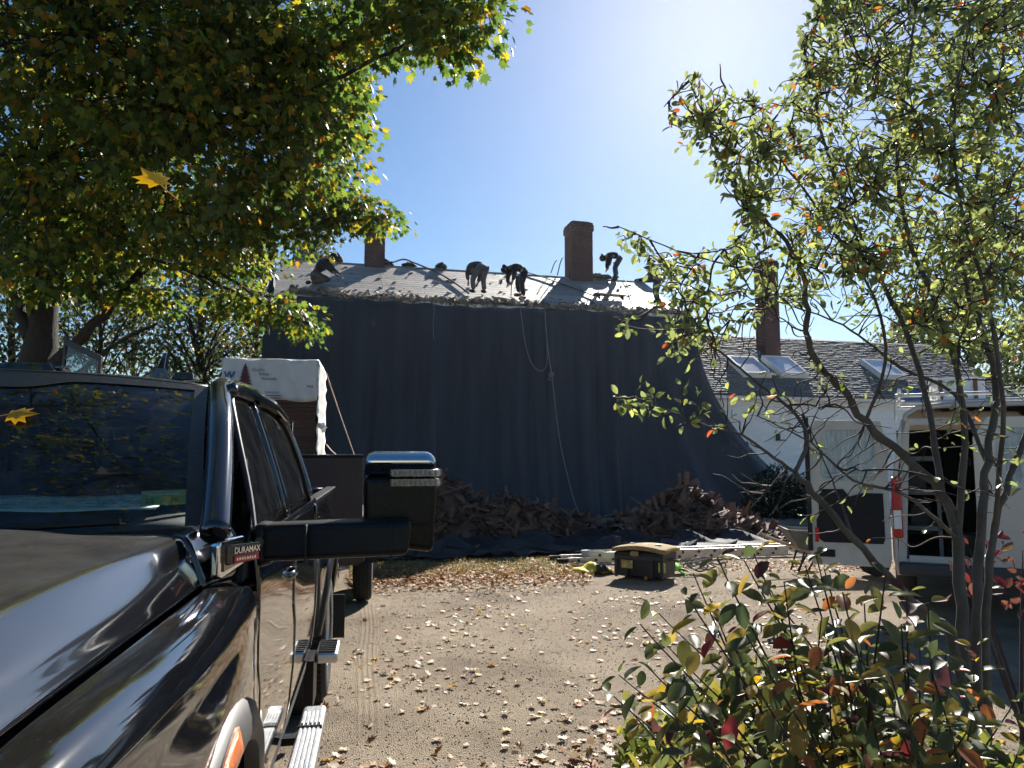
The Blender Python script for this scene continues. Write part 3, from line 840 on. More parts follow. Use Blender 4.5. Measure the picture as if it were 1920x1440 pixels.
for j in range(9):
    y = -.035 + (d + .07) * j / 8
    rows.append([(x, y, h + .03 + .055 * math.cos(x / (w / 2 + .03) * 1.4) + .02 * math.cos((y - d / 2) * 4)) for x in np.linspace(-w / 2 - .035, w / 2 + .035, 13)])
MB().grid(rows).build('lid', M['totelid'], tote, smooth=60, solid=.05)
for x in (-.18, .02, .2): MB().box((x, d * .45, h + .10), (.09, .03, .012)).build('lid_slot', M['totebody'], tote)
MB().box((-.17, -.02, .2), (.17, .008, .11)).build('sticker', pm('worn yellow sticker', (.45, .34, .12), .6, var=.6, scale=22), tote)
MB().box((.345, -.004, .18), (.1, .012, .13)).build('sticker', pm('yellow sticker', (.6, .48, .1), .6, var=.5, scale=30), tote)
for sx in (-1, 1): MB().tube([(sx * .37, .16, .27), (sx * .42, .2, .27), (sx * .42, d - .2, .27), (sx * .37, d - .16, .27)], .014, 8).build('handle', M['totebody'], tote)
MB().box((-.05, -.025, h - .01), (.12, .03, .07)).build('latch', M['totelid'], tote, bevel=.008)

def drape(name, label, cat, loc, fx, mat, rotz=0):
    o = thing(name, label, cat, loc, rotz)
    MB().grid([[fx(a / 13, b / 9) for a in range(14)] for b in range(10)]).build('cloth', mat, o, smooth=70, solid=.012)
    return o
g1 = on_ground(1112, 1072)
yl = drape('rain_jacket', 'yellow and black jacket dropped left of the tool chest', 'jacket', (g1.x, g1.y, 0),
           lambda a, b: ((a - .5) * .62, (b - .5) * .40, .02 + .085 * math.sin(math.pi * a) ** .7 * math.sin(math.pi * b) ** .6 * (1 + .35 * math.sin(11 * a + 5 * b)) + .02 * math.sin(17 * a)), M['yellow'], .3)
MB().grid([[((a / 9 - .5) * .26 + .08, (b / 7 - .5) * .22 - .12, .025 + .10 * math.sin(math.pi * a / 9) ** .6 * math.sin(math.pi * b / 7) ** .6 * (1 + .4 * math.sin(a * 2.1 + b))) for a in range(10)] for b in range(8)]).build('lining', M['felt'], yl, smooth=70, solid=.01)
g2 = on_ground(1258, 1078)
drape('safety_vest', 'lime green vest bundled against the right side of the tool chest', 'vest', (g2.x + .02, g2.y + .22, 0),
      lambda a, b: ((a - .5) * .42 + .02, (b - .5) * .3, .02 + .30 * (1 - a) ** .8 * math.sin(math.pi * (.08 + .84 * b)) * (1 + .12 * math.sin(26 * b + 3 * a)) + .015 * math.sin(19 * a)), M['neon'], -.2)
g3 = on_ground(1318, 1072)
coil = thing('rope_coil', 'tangled grey rope coil on the gravel right of the chest', 'rope', (g3.x, g3.y, 0))
rr = random.Random(4)
for k in range(5):
    ph_, r1, r2 = rr.uniform(0, 6), rr.uniform(.14, .26), rr.uniform(.08, .16)
    ox, oy = rr.uniform(-.14, .14), rr.uniform(-.08, .08)
    pts = [(ox + r1 * math.cos(a), oy + r2 * math.sin(a + .2 * k), .03 + .02 * k + .05 * (1 + math.sin(2 * a + ph_)) * rr.uniform(.8, 1.1)) for a in np.linspace(0, 12.2, 46)]
    MB().tube(curve_pts(pts, 90), .011, 6).build('loop', M['rope'], coil, smooth=80)

# ================================================================== wheelbarrow
wbp = on_ground(1497, 1082)
wbr = thing('wheelbarrow', 'grey steel wheelbarrow with wooden handles behind the open van door', 'wheelbarrow', (wbp.x, wbp.y, 0), R(-8))
M['steel'] = pm('scuffed grey steel', (0.17, 0.17, 0.165), 0.55, 0.4, var=0.35, scale=6)
M['wood'] = pm('weathered handle wood', (0.36, 0.27, 0.17), 0.7, var=0.3, scale=10, stretch=(1, 8, 8))
b0 = [(.08, .10, .36), (.85, .14, .30), (.85, .50, .30), (.08, .54, .36)]; t0 = [(-.12, -.02, .66), (1.2, .04, .58), (1.2, .60, .58), (-.12, .66, .66)]
mb = MB().add(b0 + t0, [(0, 1, 2, 3), (0, 4, 5, 1), (1, 5, 6, 2), (2, 6, 7, 3), (3, 7, 4, 0)])
mb.build('tray', M['steel'], wbr, solid=.012)
MB().tube(t0 + [t0[0]], .012, 6).build('tray_rim', M['steel'], wbr)
for y in (.09, .55):
    MB().tube([(-.42, y - .02 if y < .3 else y + .02, .56), (.1, y, .36), (1.15, .32 + (y - .32) * .6, .2)], .022, 6).build('handle', M['wood'], wbr)
    MB().tube([(.12, y, .35), (.02, y, .02), (.12, y, .012), (.3, y, .33)], .014, 6).build('leg', M['felt'], wbr)
for y in (.17, .45):
    Mx = Matrix.Translation((1.12, y, .17)) @ Matrix.Rotation(math.pi / 2, 4, 'X')
    MB().lathe([(.06, -.035), (.13, -.045), (.165, -.03), (.17, 0), (.165, .03), (.13, .045), (.06, .035)], 20, Mx).build('wheel', M['rubber'], wbr, smooth=50)
    MB().lathe([(.0, -.03), (.065, -.03), (.065, .03), (0, .03)], 14, Mx).build('hub', M['steel'], wbr)
MB().tube([(1.12, .08, .17), (1.12, .54, .17)], .012, 6).build('axle', M['steel'], wbr)

# ================================================================== van
vp = at(1668, 900, 8.3)
VA = R(-27)
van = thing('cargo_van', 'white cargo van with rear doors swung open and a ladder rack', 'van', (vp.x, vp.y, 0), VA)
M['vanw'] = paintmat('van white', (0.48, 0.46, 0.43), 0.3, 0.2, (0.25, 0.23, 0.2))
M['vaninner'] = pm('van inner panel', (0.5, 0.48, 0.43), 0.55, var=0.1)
M['carpet'] = pm('black door lining', (0.012, 0.012, 0.014), 0.9, var=0.3, scale=50, bump=.3)
def foilmat():
    m, nt, b = newmat('silver window film')
    L = nt.links.new
    tc = N(nt, 'ShaderNodeTexCoord')
    mp = N(nt, 'ShaderNodeMapping'); mp.inputs['Scale'].default_value = (9, 9, 1.6); mp.inputs['Rotation'].default_value = (0, .3, 0); L(tc.outputs['Object'], mp.inputs[0])
    nz = N(nt, 'ShaderNodeTexNoise', i_Scale=2.2, i_Detail=8.0, i_Roughness=.7); nz.inputs['Distortion'].default_value = .8; L(mp.outputs[0], nz.inputs['Vector'])
    rp = ramp(nt, [(0.3, (.20, .24, .25)), (.5, (.36, .42, .43)), (.68, (.62, .68, .68))], nz.outputs['Fac']); L(rp.outputs[0], b.inputs['Base Color'])
    b.inputs['Roughness'].default_value = .35; b.inputs['Metallic'].default_value = .2
    bp = N(nt, 'ShaderNodeBump', i_Strength=.6, i_Distance=.03); L(nz.outputs['Fac'], bp.inputs['Height']); L(bp.outputs[0], b.inputs['Normal'])
    return m
M['foil'] = foilmat()
VW, VH, VLn = 1.98, 2.28, 5.0
def vsec(y, s=1.0, top=VH):               # body section (left half mirrored), open at the rear
    L_ = [(0.03, .42), (0.0, .62), (0.0, 1.15), (0.03, 1.5), (.11, 2.0), (.17, top - .1), (.30, top - .02), (.6, top)]
    return [(x, y, z) for x, z in L_] + [(VW - x, y, z) for x, z in L_[::-1]]
rows = [vsec(y) for y in (0.0, .1, .6, 1.5, 2.6, 3.4)] + [[(x + (.02 if x < 1 else -.02), 3.9, min(z, 2.05 + .1 * (z > 2.2))) for x, _, z in vsec(3.9)], [(x + (.05 if x < 1 else -.05), 4.5, min(z, 1.35 + .02 * z)) for x, _, z in vsec(4.5)], [(x + (.12 if x < 1 else -.12), 5.1, min(z, 1.1)) for x, _, z in vsec(5.1)], [(x + (.2 if x < 1 else -.2), 5.25, min(z, .9)) for x, _, z in vsec(5.2)]]
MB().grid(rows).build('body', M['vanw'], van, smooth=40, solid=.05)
MB().box((VW / 2, 1.9, .56), (VW - .12, 3.7, .05)).build('floor', M['interior'], van)
MB().box((VW / 2, 3.4, 1.35), (VW - .2, .04, 1.5)).build('bulkhead', M['interior'], van)
for x, y, z, sx, sy, sz in ((.3, 1.2, .9, .4, 1.6, .05), (.3, 1.2, 1.3, .4, 1.6, .05), (.3, 1.2, 1.68, .4, 1.6, .05), (.13, .42, 1.15, .05, .05, 1.15), (.48, .42, 1.15, .04, .04, 1.15)):
    MB().box((x, y, z), (sx, sy, sz)).build('shelf', M['steel'], van)
for x, y, z, s in ((.3, .8, 1.02, .22), (.3, 1.4, 1.02, .25), (.28, .7, 1.42, .2), (1.1, .9, .75, .34), (.75, .5, .72, .28)):
    MB().box((x, y, z), (s, s * 1.2, s)).build('storage_bin', M['totebody'], van, bevel=.02)
MB().box((VW / 2, -.04, .5), (VW - .1, .14, .14)).build('rear_bumper', M['satin'], van, bevel=.03)
MB().box((VW / 2, .02, .6), (VW - .3, .06, .08)).build('sill', M['vaninner'], van, bevel=.01)
for x in (.06, VW - .06):
    tl = MB().box((x, -.015, 1.15), (.1, .07, .66)).build('tail_lamp', M['red'], van, bevel=.02)
    MB().box((x, -.052, 1.02), (.075, .012, .2)).build('lens', M['white'], tl, bevel=.004)
MB().frame([(.04, .5), (VW - .04, .5), (VW - .14, 2.12), (.14, 2.12)], [(.13, .6), (VW - .13, .6), (VW - .22, 2.04), (.22, 2.04)], (0, .03, 0), (1, 0, 0), (0, 0, 1), .06).build('door_frame', M['vaninner'], van, bevel=.01)
for y in (.95, 3.95):
    for x in (.12, VW - .12):
        Mx = Matrix.Translation((x, y, .34)) @ Matrix.Rotation(math.pi / 2, 4, 'Y')
        wh = MB().lathe([(.2, -.1), (.3, -.11), (.335, -.08), (.34, 0), (.335, .08), (.3, .11), (.2, .1)], 26, Mx).build('wheel', M['rubber'], van, smooth=50)
        MB().lathe([(0, -.06), (.2, -.08), (.21, .08), (0, .06)], 20, Mx).build('rim', M['satin'], wh)
WPOLY = [(.17, .98), (.15, 1.06), (.20, 1.45), (.27, 1.52), (.62, 1.52), (.67, 1.45), (.68, 1.06), (.62, .98)]
def rear_door(name, hinge, ang, inner_front, label=None):
    d = bpy.data.objects.new(name, None); COL.objects.link(d); d.parent = van
    d.location = hinge; d.rotation_euler = (0, 0, ang)
    if label: d['label'] = label
    W_ = .82
    outl = [(.02, 0), (W_ - .02, 0), (W_, .1), (W_, 1.3), (W_ - .05, 1.60), (.04, 1.62), (.0, 1.4), (0, .1)]
    ring = [(.02, 0), (W_ - .02, 0), (W_, .1), (W_, 1.3), (W_ - .05, 1.60), (.10, 1.62), (.0, 1.4), (0, .1)]
    win = [(.17, .94), (.68, .94), (.72, 1.02), (.69, 1.42), (.64, 1.5), (.22, 1.5), (.16, 1.44), (.13, 1.02)]
    MB().frame(ring, win, (0, 0, 0), (1, 0, 0), (0, 0, 1), .05).build('panel', M['vaninner'] if inner_front else M['vanw'], d, bevel=.006)
    MB().prism([(.16, .93), (.69, .93), (.73, 1.02), (.7, 1.43), (.65, 1.51), (.21, 1.51), (.15, 1.45), (.12, 1.02)], (0, 0.004, 0), (1, 0, 0), (0, 0, 1), .02).build('window_film', M['foil'], d)
    s = -1
    if inner_front:
        MB().prism([(.1, .28), (.14, .25), (.74, .25), (.76, .3), (.76, .8), (.55, .8), (.42, .76), (.36, .84), (.13, .84), (.1, .76), (.1, .55), (.07, .5), (.07, .36)], (0, s * .028, 0), (1, 0, 0), (0, 0, 1), .012).build('lining', M['carpet'], d)
        MB().box((.62, s * .03, .87), (.09, .012, .07)).build('handle_recess', M['totelid'], d)
        MB().box((.0, s * .01, .9), (.05, .07, 1.5)).build('seal', M['rubber'], d, bevel=.01)
        MB().box((.07, s * .031, .33), (.04, .012, .16)).build('reflector', M['red'], d)
        MB().box((.17, s * .03, .13), (.16, .012, .08)).build('drain_hole', M['carpet'], d)
        MB().tube([(.14, s * .03, 1.0), (.7, s * .03, 1.0)], .012, 6).build('lower_crease', M['vaninner'], d)
        for z in (.5, 1.25): MB().tube([(W_ + .01, -.03, z - .06), (W_ + .01, -.03, z + .06)], .02, 8).build('hinge', M['vaninner'], d)
    else:
        MB().box((.72, s * .035, .8), (.07, .03, .12)).build('handle', M['plastic'], d, bevel=.008)
        MB().box((.4, s * .03, .45), (.6, .01, .02)).build('crease', M['vanw'], d)
        MB().box((.4, s * .03, .88), (.66, .01, .02)).build('crease', M['vanw'], d)
    return d
rear_door('rear_door', (-.83, -.10, .5), R(6), True, 'left rear door seen from inside with black lining and silver window film')
rd2 = rear_door('rear_door', (.80, -.035, .5), 0, False, 'right rear door of the van left shut')
rd2.scale = (1.38, 1, 1)
for y in (.5, 1.7, 2.9): 
    cbr = MB().tube([(.1, y, VH - .05), (.1, y, VH + .13), (VW - .1, y, VH + .13), (VW - .1, y, VH - .05)], .022, 8).build('rack_bar', M['aludull'], van)
for x in (.14, VW - .14): MB().tube([(x, .2, VH + .17), (x, 3.3, VH + .17)], .022, 8).build('rack_rail', M['white'], van)
cw = van.matrix_basis
def vanw(p): return Matrix.Translation(van.location) @ Matrix.Rotation(VA, 4, 'Z') @ Vector(p)
pipe = thing('pipe', 'long white pipe tied along the van roof rack', 'pipe', vanw((.45, .0, VH + .16)), VA)
MB().tube([(.0, -.35, .03), (.25, 3.4, .03)], .032, 10).build('tube', M['white'], pipe, smooth=60)
crate = thing('crate', 'scuffed white box strapped on the van roof rack', 'crate', vanw((.55, 2.2, VH + .155)), VA)
MB().box((.3, .3, .15), (.62, .6, .3)).build('body', M['white'], crate, bevel=.012)
MB().box((.3, .3, .31), (.66, .64, .03)).build('lid', M['white'], crate, bevel=.008)
for x in (.1, .5): MB().box((x, .3, .155), (.05, .63, .345)).build('strap', pm('brown strap', (.2, .1, .06), .8), crate)
spool = thing('tool_bag', 'small blue bag on the van roof rack beside the white box', 'bag', vanw((.2, 1.75, VH + .155)), VA)
MB().box((.12, .14, .09), (.26, .26, .18)).build('body', pm('blue fabric', (.03, .1, .28), .8), spool, bevel=.04)
MB().tube([(.03, .14, .17), (.06, .14, .26), (.18, .14, .26), (.21, .14, .17)], .012, 6).build('handle', M['totebody'], spool)
# ================================================================== pickup truck (x: towards its driver side, y: rearwards, z: up)
TA = math.atan(255 / F_PX)
T0 = Vector((-math.cos(TA), -math.sin(TA), 0)) * 1.28
truck = thing('pickup_truck', 'black pickup truck with towing mirrors parked facing the camera', 'pickup truck', T0, TA)
def tw(p): return Matrix.Translation(T0) @ Matrix.Rotation(TA, 4, 'Z') @ Vector(p)
def tl(p): return Matrix.Rotation(-TA, 4, 'Z') @ (Vector(p) - T0)
AX1, AX2, ZC, RA = 1.60, 5.64, 0.52, 0.60
def lerp_tab(tab, x):
    if x <= tab[0][0]: return tab[0][1]
    for (a, fa), (b, fb) in zip(tab, tab[1:]):
        if x <= b:
            t = (x - a) / (b - a); t = t * t * (3 - 2 * t) * 0.5 + t * 0.5
            return fa + (fb - fa) * t
    return tab[-1][1]
SIDE = [(.45, .885), (.55, .925), (.68, .945), (.86, .958), (1.0, .958), (1.10, .948), (1.22, .951), (1.33, .948), (1.43, .935)]
def sidev(z, u):
    v = lerp_tab(SIDE, z)
    for a in (AX1, AX2):
        k = abs(u - a) / 0.80
        if k < 1: v += (0.075 if a == AX1 else 0.06) * (1 - k * k) ** 1.5 * lerp_tab([(.5, 1), (1.12, 1), (1.30, .25), (1.45, 0)], z)
    return v
def archz(u, lo):
    for a in (AX1, AX2):
        if abs(u - a) < RA: return max(lo, ZC + math.sqrt(max(0, RA * RA - (u - a) ** 2)))
    return lo
def mir(o, name=None, parent=truck):       # the same piece on the other side
    c = o.copy(); COL.objects.link(c); c.parent = parent
    c.scale = (-c.scale.x, c.scale.y, c.scale.z); c.location.x = -c.location.x
    return c
def panel(name, u0, u1, lo, tops, n=16, extra=(), label=None):
    us = sorted(set([round(u0 + (u1 - u0) * i / n, 4) for i in range(n + 1)] + [round(q, 4) for q in extra if u0 <= q <= u1]))
    rows = []
    for u in us:
        zb = archz(u, lo); tp_ = tops(u)      # tops: list of (v, z) from the shoulder upwards
        zt = tp_[0][1]
        col = [(sidev(zb + (zt - zb) * k / 11, u), u, zb + (zt - zb) * k / 11) for k in range(11)]
        rows.append(col + [(v, u, z) for v, z in tp_])
    o = MB().grid(rows, flip=True).build(name, M['paintside'], truck, smooth=50, solid=.012)
    if label: o['label'] = label
    return o, mir(o)
AE = [AX1 - RA - .001, AX1 + RA + .001, AX2 - RA - .001, AX2 + RA + .001] + [a + RA * math.cos(t) * .9995 for a in (AX1, AX2) for t in np.linspace(0, math.pi, 25)]
def fender_top(u):
    k = max(0, min(1, (u - .62) / .5)); dz = -.05 * (1 - k) ** 2
    sh = sidev(1.255, u)
    return [(sh, 1.255 + dz), (sh - .004, 1.285 + dz), (sh - .016, 1.312 + dz), (sh - .036, 1.333 + dz), (sh - .06, 1.344 + dz), (.862, 1.350 + dz), (.853, 1.346 + dz)]
panel('fender', .64, 2.335, .60, fender_top, 24, AE)
CW0 = [(.856, 1.344), (.848, 1.360), (.839, 1.385), (.830, 1.410), (.820, 1.435), (.809, 1.458), (.795, 1.476), (.772, 1.486)]
CW1 = [(.905, 1.342), (.912, 1.365), (.909, 1.395), (.899, 1.425), (.884, 1.455), (.868, 1.482), (.850, 1.500), (.820, 1.512)]
def cowl_rows():
    rows = []
    for i in range(9):
        k = i / 8; k2 = k * k * (3 - 2 * k)
        rows.append([(a_[0] + (b_[0] - a_[0]) * k2, 2.073 + .262 * k, a_[1] + (b_[1] - a_[1]) * k2) for a_, b_ in zip(CW0, CW1)])
    return rows
cs = MB().grid(cowl_rows(), flip=True).build('cowl_side', M['paint'], truck, smooth=60, solid=.012); mir(cs)
def belt_top(u): return [(sidev(1.40, u), 1.40), (sidev(1.42, u) - .004, 1.425), (.915, 1.437)]
for u0, u1 in ((2.345, 3.345), (3.353, 4.475)):
    for oo in panel('door', u0, u1, .50, belt_top, 18, AE):
        h = MB().tube([(.945, u1 - .24, 1.22), (.968, u1 - .22, 1.222), (.970, u1 - .09, 1.222), (.945, u1 - .06, 1.22)], .009, 8, flat=1.6).build('handle', M['paint'], oo, smooth=60)
def bed_top(u): return [(sidev(1.38, u) + .01, 1.38), (sidev(1.38, u) + .006, 1.405), (.93, 1.42), (.86, 1.42), (.855, 1.38)]
panel('bed_side', 4.515, 6.93, .58, bed_top, 26, AE)
# belt mouldings
bt = MB().tube([(.944, 2.36, 1.433), (.945, 3.0, 1.437), (.945, 4.0, 1.440), (.938, 4.47, 1.442)], .013, 8, flat=1.2).build('belt_moulding', M['chrome'], truck, smooth=60); mir(bt)
# hood
HV = [(0, 1.508), (.2, 1.508), (.36, 1.503), (.43, 1.488), (.5, 1.480), (.62, 1.474), (.690, 1.466), (.712, 1.460), (.730, 1.449), (.755, 1.432), (.785, 1.410), (.806, 1.394), (.818, 1.381), (.832, 1.363), (.846, 1.352)]
HR = [(0, 1.508), (.2, 1.508), (.36, 1.506), (.46, 1.498), (.56, 1.492), (.68, 1.489), (.768, 1.486), (.787, 1.481), (.799, 1.471), (.811, 1.451), (.821, 1.430), (.829, 1.410), (.836, 1.391), (.842, 1.370), (.848, 1.352)]
def hood_rows():
    rows = []
    for u in (.60, .612, .64, .70, .8, .95, 1.15, 1.4, 1.65, 1.85, 2.0, 2.06, 2.067):
        k = max(0, (.95 - u) / .35)
        ks = .93 if u < .62 else 1
        half = []
        kr = max(0, min(1, (u - .95) / 1.1)); kr = kr ** 1.7
        for (va, za), (vb, zb_) in zip(HV, HR):
            v, z = va + (vb - va) * kr, za + (zb_ - za) * kr
            back = .10 * (1 - (v / .85) ** 2) * 0 + (.02 * (1 - v / .85) if u > 2.0 else 0)
            zz = z - .075 * k * k - (.05 if u <= .601 else (.02 if u <= .613 else 0))
            if v < .69: zz += .006 * math.sin((u - .6) / 1.46 * math.pi)
            half.append((v * ks, u + back + .05 * max(0, 1 - abs(v) / .7) * (u > 1.9), zz))
        rows.append([(-v, u_, z) for v, u_, z in half[:0:-1]] + half)
    return rows
MB().grid(hood_rows()).build('hood', M['paint'], truck, smooth=60, solid=.015, subsurf=2)
MB().box((0, 2.16, 1.425), (1.62, .16, .03)).build('cowl', M['plastic'], truck)
# inner body so no gap looks through
MB().box((0, 1.30, 1.0), (1.5, 1.1, .62)).build('engine_bay', M['interior'], truck)
MB().box((0, 3.3, .72), (1.74, 2.4, .42)).build('floor_pan', M['interior'], truck)
for s in (-1, 1): MB().box((s * .89, 3.4, .95), (.05, 2.25, .9)).build('door_card', M['interior'], truck)
# front end
MB().box((0, .50, .62), (1.98, .30, .36)).build('front_bumper', M['chrome'], truck, bevel=.06, seg=4)
gr = MB().box((0, .60, 1.06), (1.25, .06, .50)).build('grille', M['gloss'], truck, bevel=.03)
for z in (.9, 1.0, 1.12, 1.22): MB().box((0, .56, z), (1.2, .03, .025)).build('bar', M['chrome'], gr)
for s in (-1, 1):
    hl_ = MB().box((s * .80, .63, 1.12), (.32, .08, .30)).build('headlight', M['lamp'], truck, bevel=.03)
    MB().box((s * .80, .585, 1.12), (.31, .015, .29)).build('lens', M['clear'], hl_)
# glasshouse
def side_glass_pt(u, t):                    # t 0 at the belt, 1 at the roof rail
    top_z = lerp_tab([(2.5, 1.80), (2.74, 1.905), (3.1, 1.93), (3.9, 1.925), (4.25, 1.88), (4.45, 1.78)], u)
    z = 1.437 + (top_z - 1.437) * t
    return (.918 - .155 * ((z - 1.437) / .49) ** 1.15, u, z)
def rail_path():
    return [(.868, 2.10, 1.475), (.852, 2.20, 1.555), (.823, 2.36, 1.675), (.788, 2.53, 1.80), (.755, 2.68, 1.882), (.732, 2.80, 1.926), (.722, 3.0, 1.950), (.718, 3.5, 1.958), (.722, 4.0, 1.946), (.735, 4.25, 1.914), (.77, 4.40, 1.84), (.835, 4.47, 1.66), (.90, 4.485, 1.46)]
rp_ = curve_pts(rail_path(), 60)
ap = MB().tube(rp_, [.041 if p.y < 2.6 else .040 for p in rp_], 14, flat=1.0).build('roof_rail', M['paint'], truck, smooth=80, subsurf=1); mir(ap)
# roof skin
rows = []
for u in np.linspace(0, 1, 15):
    row = []
    for v in np.linspace(-1, 1, 25):
        uu = 2.66 + .09 * v * v + (4.46 - 2.66 - .09 * v * v) * u
        crown = .062 * math.sin(min(1, (u + .02) / .55) * math.pi / 2) - .05 * max(0, u - .72) ** 2 * 8
        z = 1.985 - .022 * v * v - .012 * v ** 6 + crown * (1 - .45 * v * v) + (.0 if u > 0 else -.0)
        if abs(v) > .93: z -= .018
        row.append((v * .715, uu, z - .018))
    rows.append(row)
MB().grid(rows).build('roof', M['paint'], truck, smooth=60, solid=.03, subsurf=1)
# windscreen
def wind(v, t):                             # v in -1..1
    b = Vector((v * .815, 2.135 + .075 * v * v, 1.475 + .02 * v * v)); tp_ = Vector((v * .700, 2.655 + .095 * v * v, 1.962 - .034 * v * v))
    p_ = b.lerp(tp_, t); bow = .035 * math.sin(t * math.pi)
    return p_ + Vector((0, -bow * .7, bow * .7))
MB().grid([[wind(v, t) for v in np.linspace(-1, 1, 29)] for t in np.linspace(0, 1, 13)]).build('windscreen', M['glass'], truck, smooth=80, subsurf=1)
M['frit'] = pm('ceramic band', (0.03, 0.03, 0.03), .35, var=.4, scale=60)
off = Vector((0, -.003, .003))
def strip(f0, f1, n=24):
    return [[Vector(f0(i / n)) + off, Vector(f1(i / n)) + off] for i in range(n + 1)]
ws_o = [o for o in truck.children if o.name.startswith('windscreen')][0]
mb = MB()
for s in (-1, 1): mb.grid(strip(lambda t: wind(s * 1.0, t), lambda t: wind(s * .945, t)), flip=s > 0)
def dip(q):
    v = -1 + 2 * q
    return wind(v, .945 - .07 * math.exp(-((v - .16) / .22) ** 4) - .02 * (1 - v * v))
mb.grid(strip(lambda q: wind(-1 + 2 * q, 1.0), dip, 48), flip=False)
mb.build('shade_band', M['frit'], ws_o, smooth=80)
# roof header between glass and roof
MB().grid([[wind(v, 1.0) + Vector((0, d, h)) for v in np.linspace(-1, 1, 25)] for d, h in ((-.012, -.012), (0, .006), (.02, .010))]).build('header_trim', M['plastic'], truck, smooth=60, solid=.01)
# wipers, dashboard, seats
for x0, x1 in ((-.62, -.02), (.02, .62)):
    MB().tube([(x0, 2.12, 1.475), ((x0 + x1) / 2, 2.135, 1.50), (x1, 2.15, 1.515)], .009, 6).build('wiper', M['plastic'], truck)
MB().grid([[(v * .79, 2.22 + .44 * t, 1.497 + .035 * math.sin(t * 2.6) - .01 * v * v) for v in np.linspace(-1, 1, 15)] for t in np.linspace(0, 1, 7)]).build('dashboard', M['interior'], truck, smooth=60, solid=.2)
for s in (-1, 1):
    for u in (3.15, 4.0):
        st = MB().hexa([(s * .42 - .25, u, .95), (s * .42 + .25, u, .95), (s * .42 + .25, u + .18, .95), (s * .42 - .25, u + .18, .95), (s * .42 - .22, u + .14, 1.58), (s * .42 + .22, u + .14, 1.58), (s * .42 + .22, u + .26, 1.58), (s * .42 - .22, u + .26, 1.58)]).build('seat', M['interior'], truck, bevel=.05)
        MB().box((s * .42, u + .22, 1.71), (.28, .1, .2)).build('headrest', M['interior'], st, bevel=.04)
Mx = Matrix.Translation((.42, 2.78, 1.36)) @ Matrix.Rotation(R(-62), 4, 'X')
MB().lathe([(.18 + .014 * math.cos(a), .014 * math.sin(a)) for a in np.linspace(0, 6.28, 9)[:-1]], 28, Mx, close=True).build('steering_wheel', M['interior'], truck, smooth=80)
# interior mirror and headliner visor
MB().box((.08, 2.62, 1.83), (.24, .03, .07)).build('interior_mirror', M['plastic'], truck, bevel=.015)
MB().grid([[(v, 2.78 + 1.6 * t, 1.925) for v in (-.68, 0, .68)] for t in (0, .5, 1)]).build('headliner', pm('grey headliner', (.12, .12, .115), .9), truck, solid=.02)
# side windows
def win_panel(name, u0, u1, slope0, mat, inset=.006):
    rows = []
    for i in range(11):
        t = i / 10
        ua, ub = u0 + slope0 * t, u1 + (0 if u1 < 4 else -.12 * t ** 2)
        rows.append([Vector(side_glass_pt(ua + (ub - ua) * k / 12, t)) - Vector((inset, 0, 0)) for k in range(13)])
    o = MB().grid(rows, flip=False).build(name, mat, truck, smooth=80, solid=.005); mir(o); return o
win_panel('side_window', 2.50, 3.29, .25, M['tint'])
win_panel('side_window', 3.42, 4.36, .0, M['tint'])
def edge_tube(name, pts, r, mat, flat=1.0):
    o = MB().tube(curve_pts(pts, 24), r, 8, flat=flat).build(name, mat, truck, smooth=70); mir(o); return o
edge_tube('window_trim', [side_glass_pt(2.44, .0), side_glass_pt(2.53, .35), side_glass_pt(2.66, .8), side_glass_pt(2.78, .985), side_glass_pt(3.0, 1.0), side_glass_pt(3.3, 1.0)], .011, M['satin'])
edge_tube('window_trim', [side_glass_pt(3.42, .99), side_glass_pt(3.9, 1.0), side_glass_pt(4.2, .98), side_glass_pt(4.36, .6), side_glass_pt(4.41, 0)], .013, M['plastic'])
bp_ = MB().grid([[Vector(side_glass_pt(u, t)) + Vector((.002 if k in (0, 3) else .006, 0, 0)) for k, u in enumerate((3.285, 3.30, 3.41, 3.425))] for t in np.linspace(0, 1, 9)]).build('door_pillar', M['gloss'], truck, smooth=60, solid=.04); mir(bp_)
# corner triangle behind the A pillar
tri = MB().grid([[Vector(side_glass_pt(2.36 + .30 * t, t * .55)) + Vector((.0, 0, 0)), Vector(side_glass_pt(2.50 + .17 * t, t * .55)) + Vector((.004, 0, 0))] for t in np.linspace(0, 1, 6)]).build('mirror_sail', M['gloss'], truck, solid=.03); mir(tri)
# filler between rail and door top
dr = MB().grid([[Vector(side_glass_pt(u, 1.0)) + Vector((0, 0, -.005)), Vector(side_glass_pt(u, 1.0)) + Vector((-.012, 0, .035))] for u in np.linspace(2.72, 4.3, 20)]).build('door_top_frame', M['paint'], truck, smooth=60, solid=.03); mir(dr)
# cab back
MB().box((0, 4.465, 1.0), (1.80, .03, .92)).build('cab_back', M['paint'], truck)
MB().box((0, 4.47, 1.66), (1.36, .02, .42)).build('rear_window', M['tint'], truck)
MB().box((0, 4.455, 1.915), (1.42, .05, .12)).build('rear_header', M['interior'], truck)
for s in (-1, 1): MB().box((s * .74, 4.45, 1.67), (.14, .04, .44)).build('rear_pillar', M['interior'], truck)
